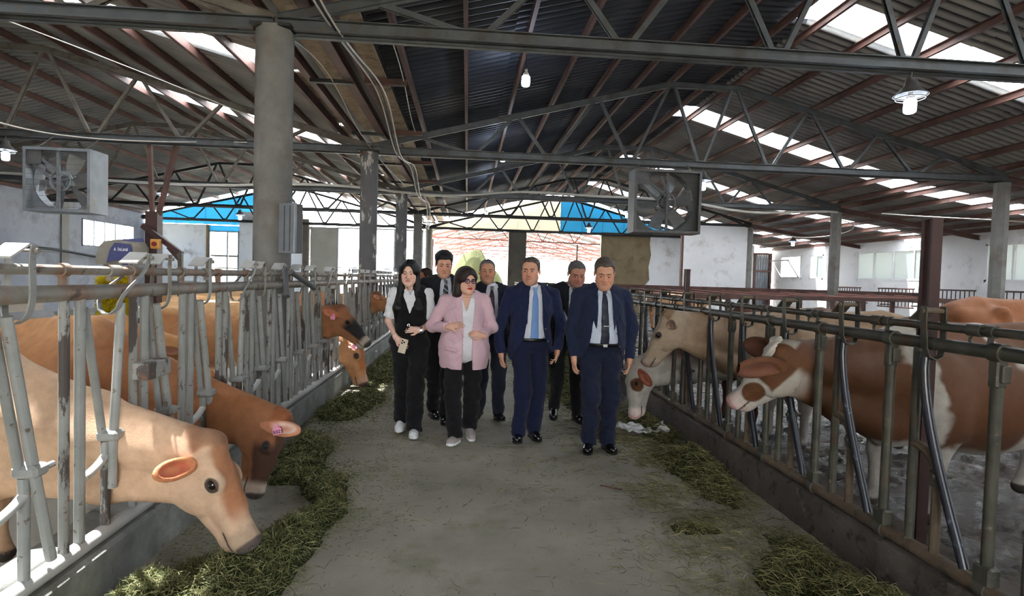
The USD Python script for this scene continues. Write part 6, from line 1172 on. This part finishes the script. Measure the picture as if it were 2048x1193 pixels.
# what they hold
t = thing('smartphone', 'pale gold phone in the right hand of the long haired woman', 'phone', (-.60, 5.50, .895), 0)
part(t, 'phone_body', xf(box((-.036, -.005, -.072), (.036, .005, .072), .004), Ry(.25)@Rx(.1), (0, 0, 0)), 'phone_gold', False)
part(t, 'camera_lens', [xf(lathe([(0, 0), (.008, 0), (.008, .003), (0, .003)], 12, (0, -1, 0)), Ry(.25)@Rx(.1), Ry(.25)@Rx(.1)@np.array([x, -.005, z])) for x, z in ((-.018, .052), (-.018, .028), (.002, .040))], 'phone_black', False)
hb = bm[3][1]; wr = hb[3]+[.63, 5.5, 0]; c0 = wr+hb[4]*.105+hb[5]*.035
t = thing('smartphone', 'black phone in the left hand of the man in the sky blue tie', 'phone', tuple(c0))
part(t, 'phone_body', xf(box((-.005, -.036, -.072), (.005, .036, .072), .004), Rz(.5)@Rx(-.3)), 'phone_black', False); part(t, 'phone_screen', xf(box((-.0062, -.033, -.068), (-.0045, .033, .068)), Rz(.5)@Rx(-.3)), 'phone_black', False)
hb = gw[3][1]; wr = hb[3]+[-.55, 5.68, 0]; c0 = wr+hb[4]*.105+hb[5]*.02
t = thing('car_key', 'small black object held in the left hand of the long haired woman', 'key fob', tuple(c0))
part(t, 'fob', box((-.014, -.012, -.035), (.014, .012, .035), .006), 'black_rubber', False); part(t, 'key_ring', ring((0, 0, .045), (0, 1, 0), .013, .003, 12), 'metal_silver')
# ------------------------------------------------------------------ feed on the alley floor
def feed(label, spots, bounds, n_blades, n_loose, loose_w, pal, length, seed, z_noise=.45, loose_s=.8):
    r = np.random.default_rng(seed); x0, x1, y0, y1 = bounds
    def height(x, y):
        h = np.zeros_like(x)
        for cx, cy, rx, ry, hh in spots: h = np.maximum(h, hh*np.exp(-((x-cx)/rx)**2-((y-cy)/ry)**2)) if False else h+hh*np.exp(-((x-cx)/rx)**2-((y-cy)/ry)**2)
        n = meshkit.fbm(np.stack([x*4, y*4, 0*x], -1), 4, seed); n2 = meshkit.fbm(np.stack([x*14, y*14, 0*x], -1), 3, seed+1)
        return np.clip(h*(.15+1.7*n)+.05*(n2-.5)*np.minimum(h*12, 1)-.028, -.02, .34)
    t = thing('hay', label, 'hay', kind='stuff'); st = .03
    nx, ny = int((x1-x0)/st), int((y1-y0)/st); X, Y = np.meshgrid(np.linspace(x0, x1, nx), np.linspace(y0, y1, ny), indexing='ij'); Z = height(X, Y)
    v = np.stack([X, Y, Z], -1).reshape(-1, 3); i, j = np.meshgrid(np.arange(nx-1), np.arange(ny-1), indexing='ij'); a = i*ny+j; q = np.stack([a, a+ny, a+ny+1, a+1], -1).reshape(-1, 4)
    q = q[(v[q, 2] > .012).any(1)]; v = v-[0, 0, .006]; uq, inv = np.unique(q, return_inverse=True); part(t, 'hay_mound', (v[uq], inv.reshape(q.shape)), 'hay_under', True)
    px, py, keep = [], [], 0
    while keep < n_blades:
        x, y = r.uniform(x0, x1, 60000), r.uniform(y0, y1, 60000)**1.0; h = height(x, y); w = np.clip((h+.021)/.07, 0, 1)**1.3*np.clip(3.6/np.maximum(y, 1.6), .25, 1.8)
        m = r.uniform(0, 1, 60000) < w*.8; px.append(x[m]); py.append(y[m]); keep += m.sum()
    x, y = np.concatenate(px)[:n_blades], np.concatenate(py)[:n_blades]
    lx_, ly_ = [], []; k = 0
    while k < n_loose:
        a, b = r.uniform(-1.65, 2.2, 40000), r.uniform(1.2, 14, 40000); w = loose_w(a, b)*np.clip(meshkit.fbm(np.stack([a*2.2, b*2.2, 0*a], -1), 3, seed+5)*2.6-.85, .02, 1); m = r.uniform(0, 1, 40000) < w; lx_.append(a[m]); ly_.append(b[m]); k += m.sum()
    x, y = np.r_[x, np.concatenate(lx_)[:n_loose]], np.r_[y, np.concatenate(ly_)[:n_loose]]; n = len(x); loose = np.arange(n) >= n_blades
    z = np.maximum(height(x, y), 0)+np.where(loose, .003, r.uniform(-.004, .022, n)); L = length*r.uniform(.45, 1.5, n)*np.where(loose, loose_s, 1); th = r.uniform(0, 2*PI, n); el = np.where(loose, r.normal(0, .04, n), r.normal(.12, z_noise, n))
    d = np.stack([np.cos(th)*np.cos(el), np.sin(th)*np.cos(el), np.sin(el)], 1); s = np.stack([-np.sin(th), np.cos(th), np.zeros(n)], 1); bend = r.normal(0, .22, n); w = r.uniform(.0011, .0024, n)*np.clip(y/4, .8, 2.0)
    c = np.stack([x, y, z], 1); P0 = c-d*(L/2)[:, None]; P1 = c+s*(bend*L*.5)[:, None]+[0, 0, 1]*(np.abs(r.normal(0, .10, n))*L*~loose)[:, None]; P2 = c+d*(L/2)[:, None]
    for P in (P0, P1, P2): P[:, 2] = np.maximum(P[:, 2], .002)
    up = np.cross(s, d); wv = (s*.8+up*.6)*w[:, None]
    V = np.stack([P0-wv*.6, P0+wv*.6, P1-wv, P1+wv, P2-wv*.3, P2+wv*.3], 1).reshape(-1, 3); b = np.arange(n)[:, None]*6; F = np.vstack([b+[0, 2, 3, 1], b+[2, 4, 5, 3]])
    pick = np.array(pal)[np.minimum((r.beta(1.4, 1.6, n)*len(pal)).astype(int), len(pal)-1)]*r.uniform(.8, 1.2, n)[:, None]
    part(t, 'hay_blades', (V, F), 'hay_blade', False, col=np.repeat(np.clip(pick, 0, 1), 6, 0))
GREEN = [S(58, 63, 36), S(76, 82, 46), S(94, 98, 58), S(116, 116, 74), S(144, 140, 96), S(170, 162, 120)]
STRAW = [S(66, 68, 38), S(90, 90, 52), S(112, 109, 68), S(136, 129, 86), S(164, 153, 108)]
feed('green chopped hay heaped along the foot of the left kerb wall', [(-1.32, 2.5, .27, .36, .21), (-1.12, 2.95, .20, .26, .17), (-.98, 3.35, .14, .22, .12), (-.90, 3.75, .12, .25, .12), (-1.0, 4.2, .15, .2, .11), (-1.3, 4.55, .20, .26, .15), (-1.36, 5.1, .17, .32, .13), (-1.38, 6.6, .2, .42, .18), (-1.15, 7.15, .18, .35, .10), (-1.3, 8.8, .24, .8, .12), (-1.3, 10.6, .24, 1.0, .12), (-1.3, 13, .28, 1.4, .10), (-1.38, 1.5, .36, .5, .22)],
     (-1.66, -.35, .8, 15.5), 46000, 26000, lambda x, y: np.exp(-((x+1.25)/.6)**2)*np.clip(4/y, .2, 1)+.03, GREEN, .065, 21, .6, .32)
feed('pale green straw strewn along the foot of the right kerb wall', [(2.0, 2.35, .32, .36, .13), (1.75, 2.7, .22, .35, .07), (2.0, 3.1, .2, .4, .06), (1.5, 3.45, .25, .2, .05), (1.95, 4.2, .2, .5, .07), (1.98, 4.75, .28, .35, .11), (2.05, 5.9, .2, .5, .09), (1.55, 7.6, .4, 1.0, .10), (1.7, 9.6, .4, 1.3, .10), (1.8, 12.5, .4, 1.6, .09), (2.0, 1.5, .3, .5, .12)],
     (.7, 2.21, .8, 15), 22000, 20000, lambda x, y: np.exp(-((x-1.75)/.5)**2)*np.clip(3.6/y, .2, 1)+.02, STRAW, .095, 33, .30, .7)
tw = thing('twig', 'small dark twig lying on the floor left of the right hand straw', 'twig', (1.13, 4.18, .006))
part(tw, 'stem', tube(spline([(-.07, .04, 0), (-.02, .01, .004), (.03, -.015, 0), (.08, -.04, .002)], 10), np.linspace(.004, .006, 10), 6), 'purlin_brown'); part(tw, 'side_shoot', tube([(.0, .0, .002), (.03, .03, .012)], .003, 5), 'purlin_brown')
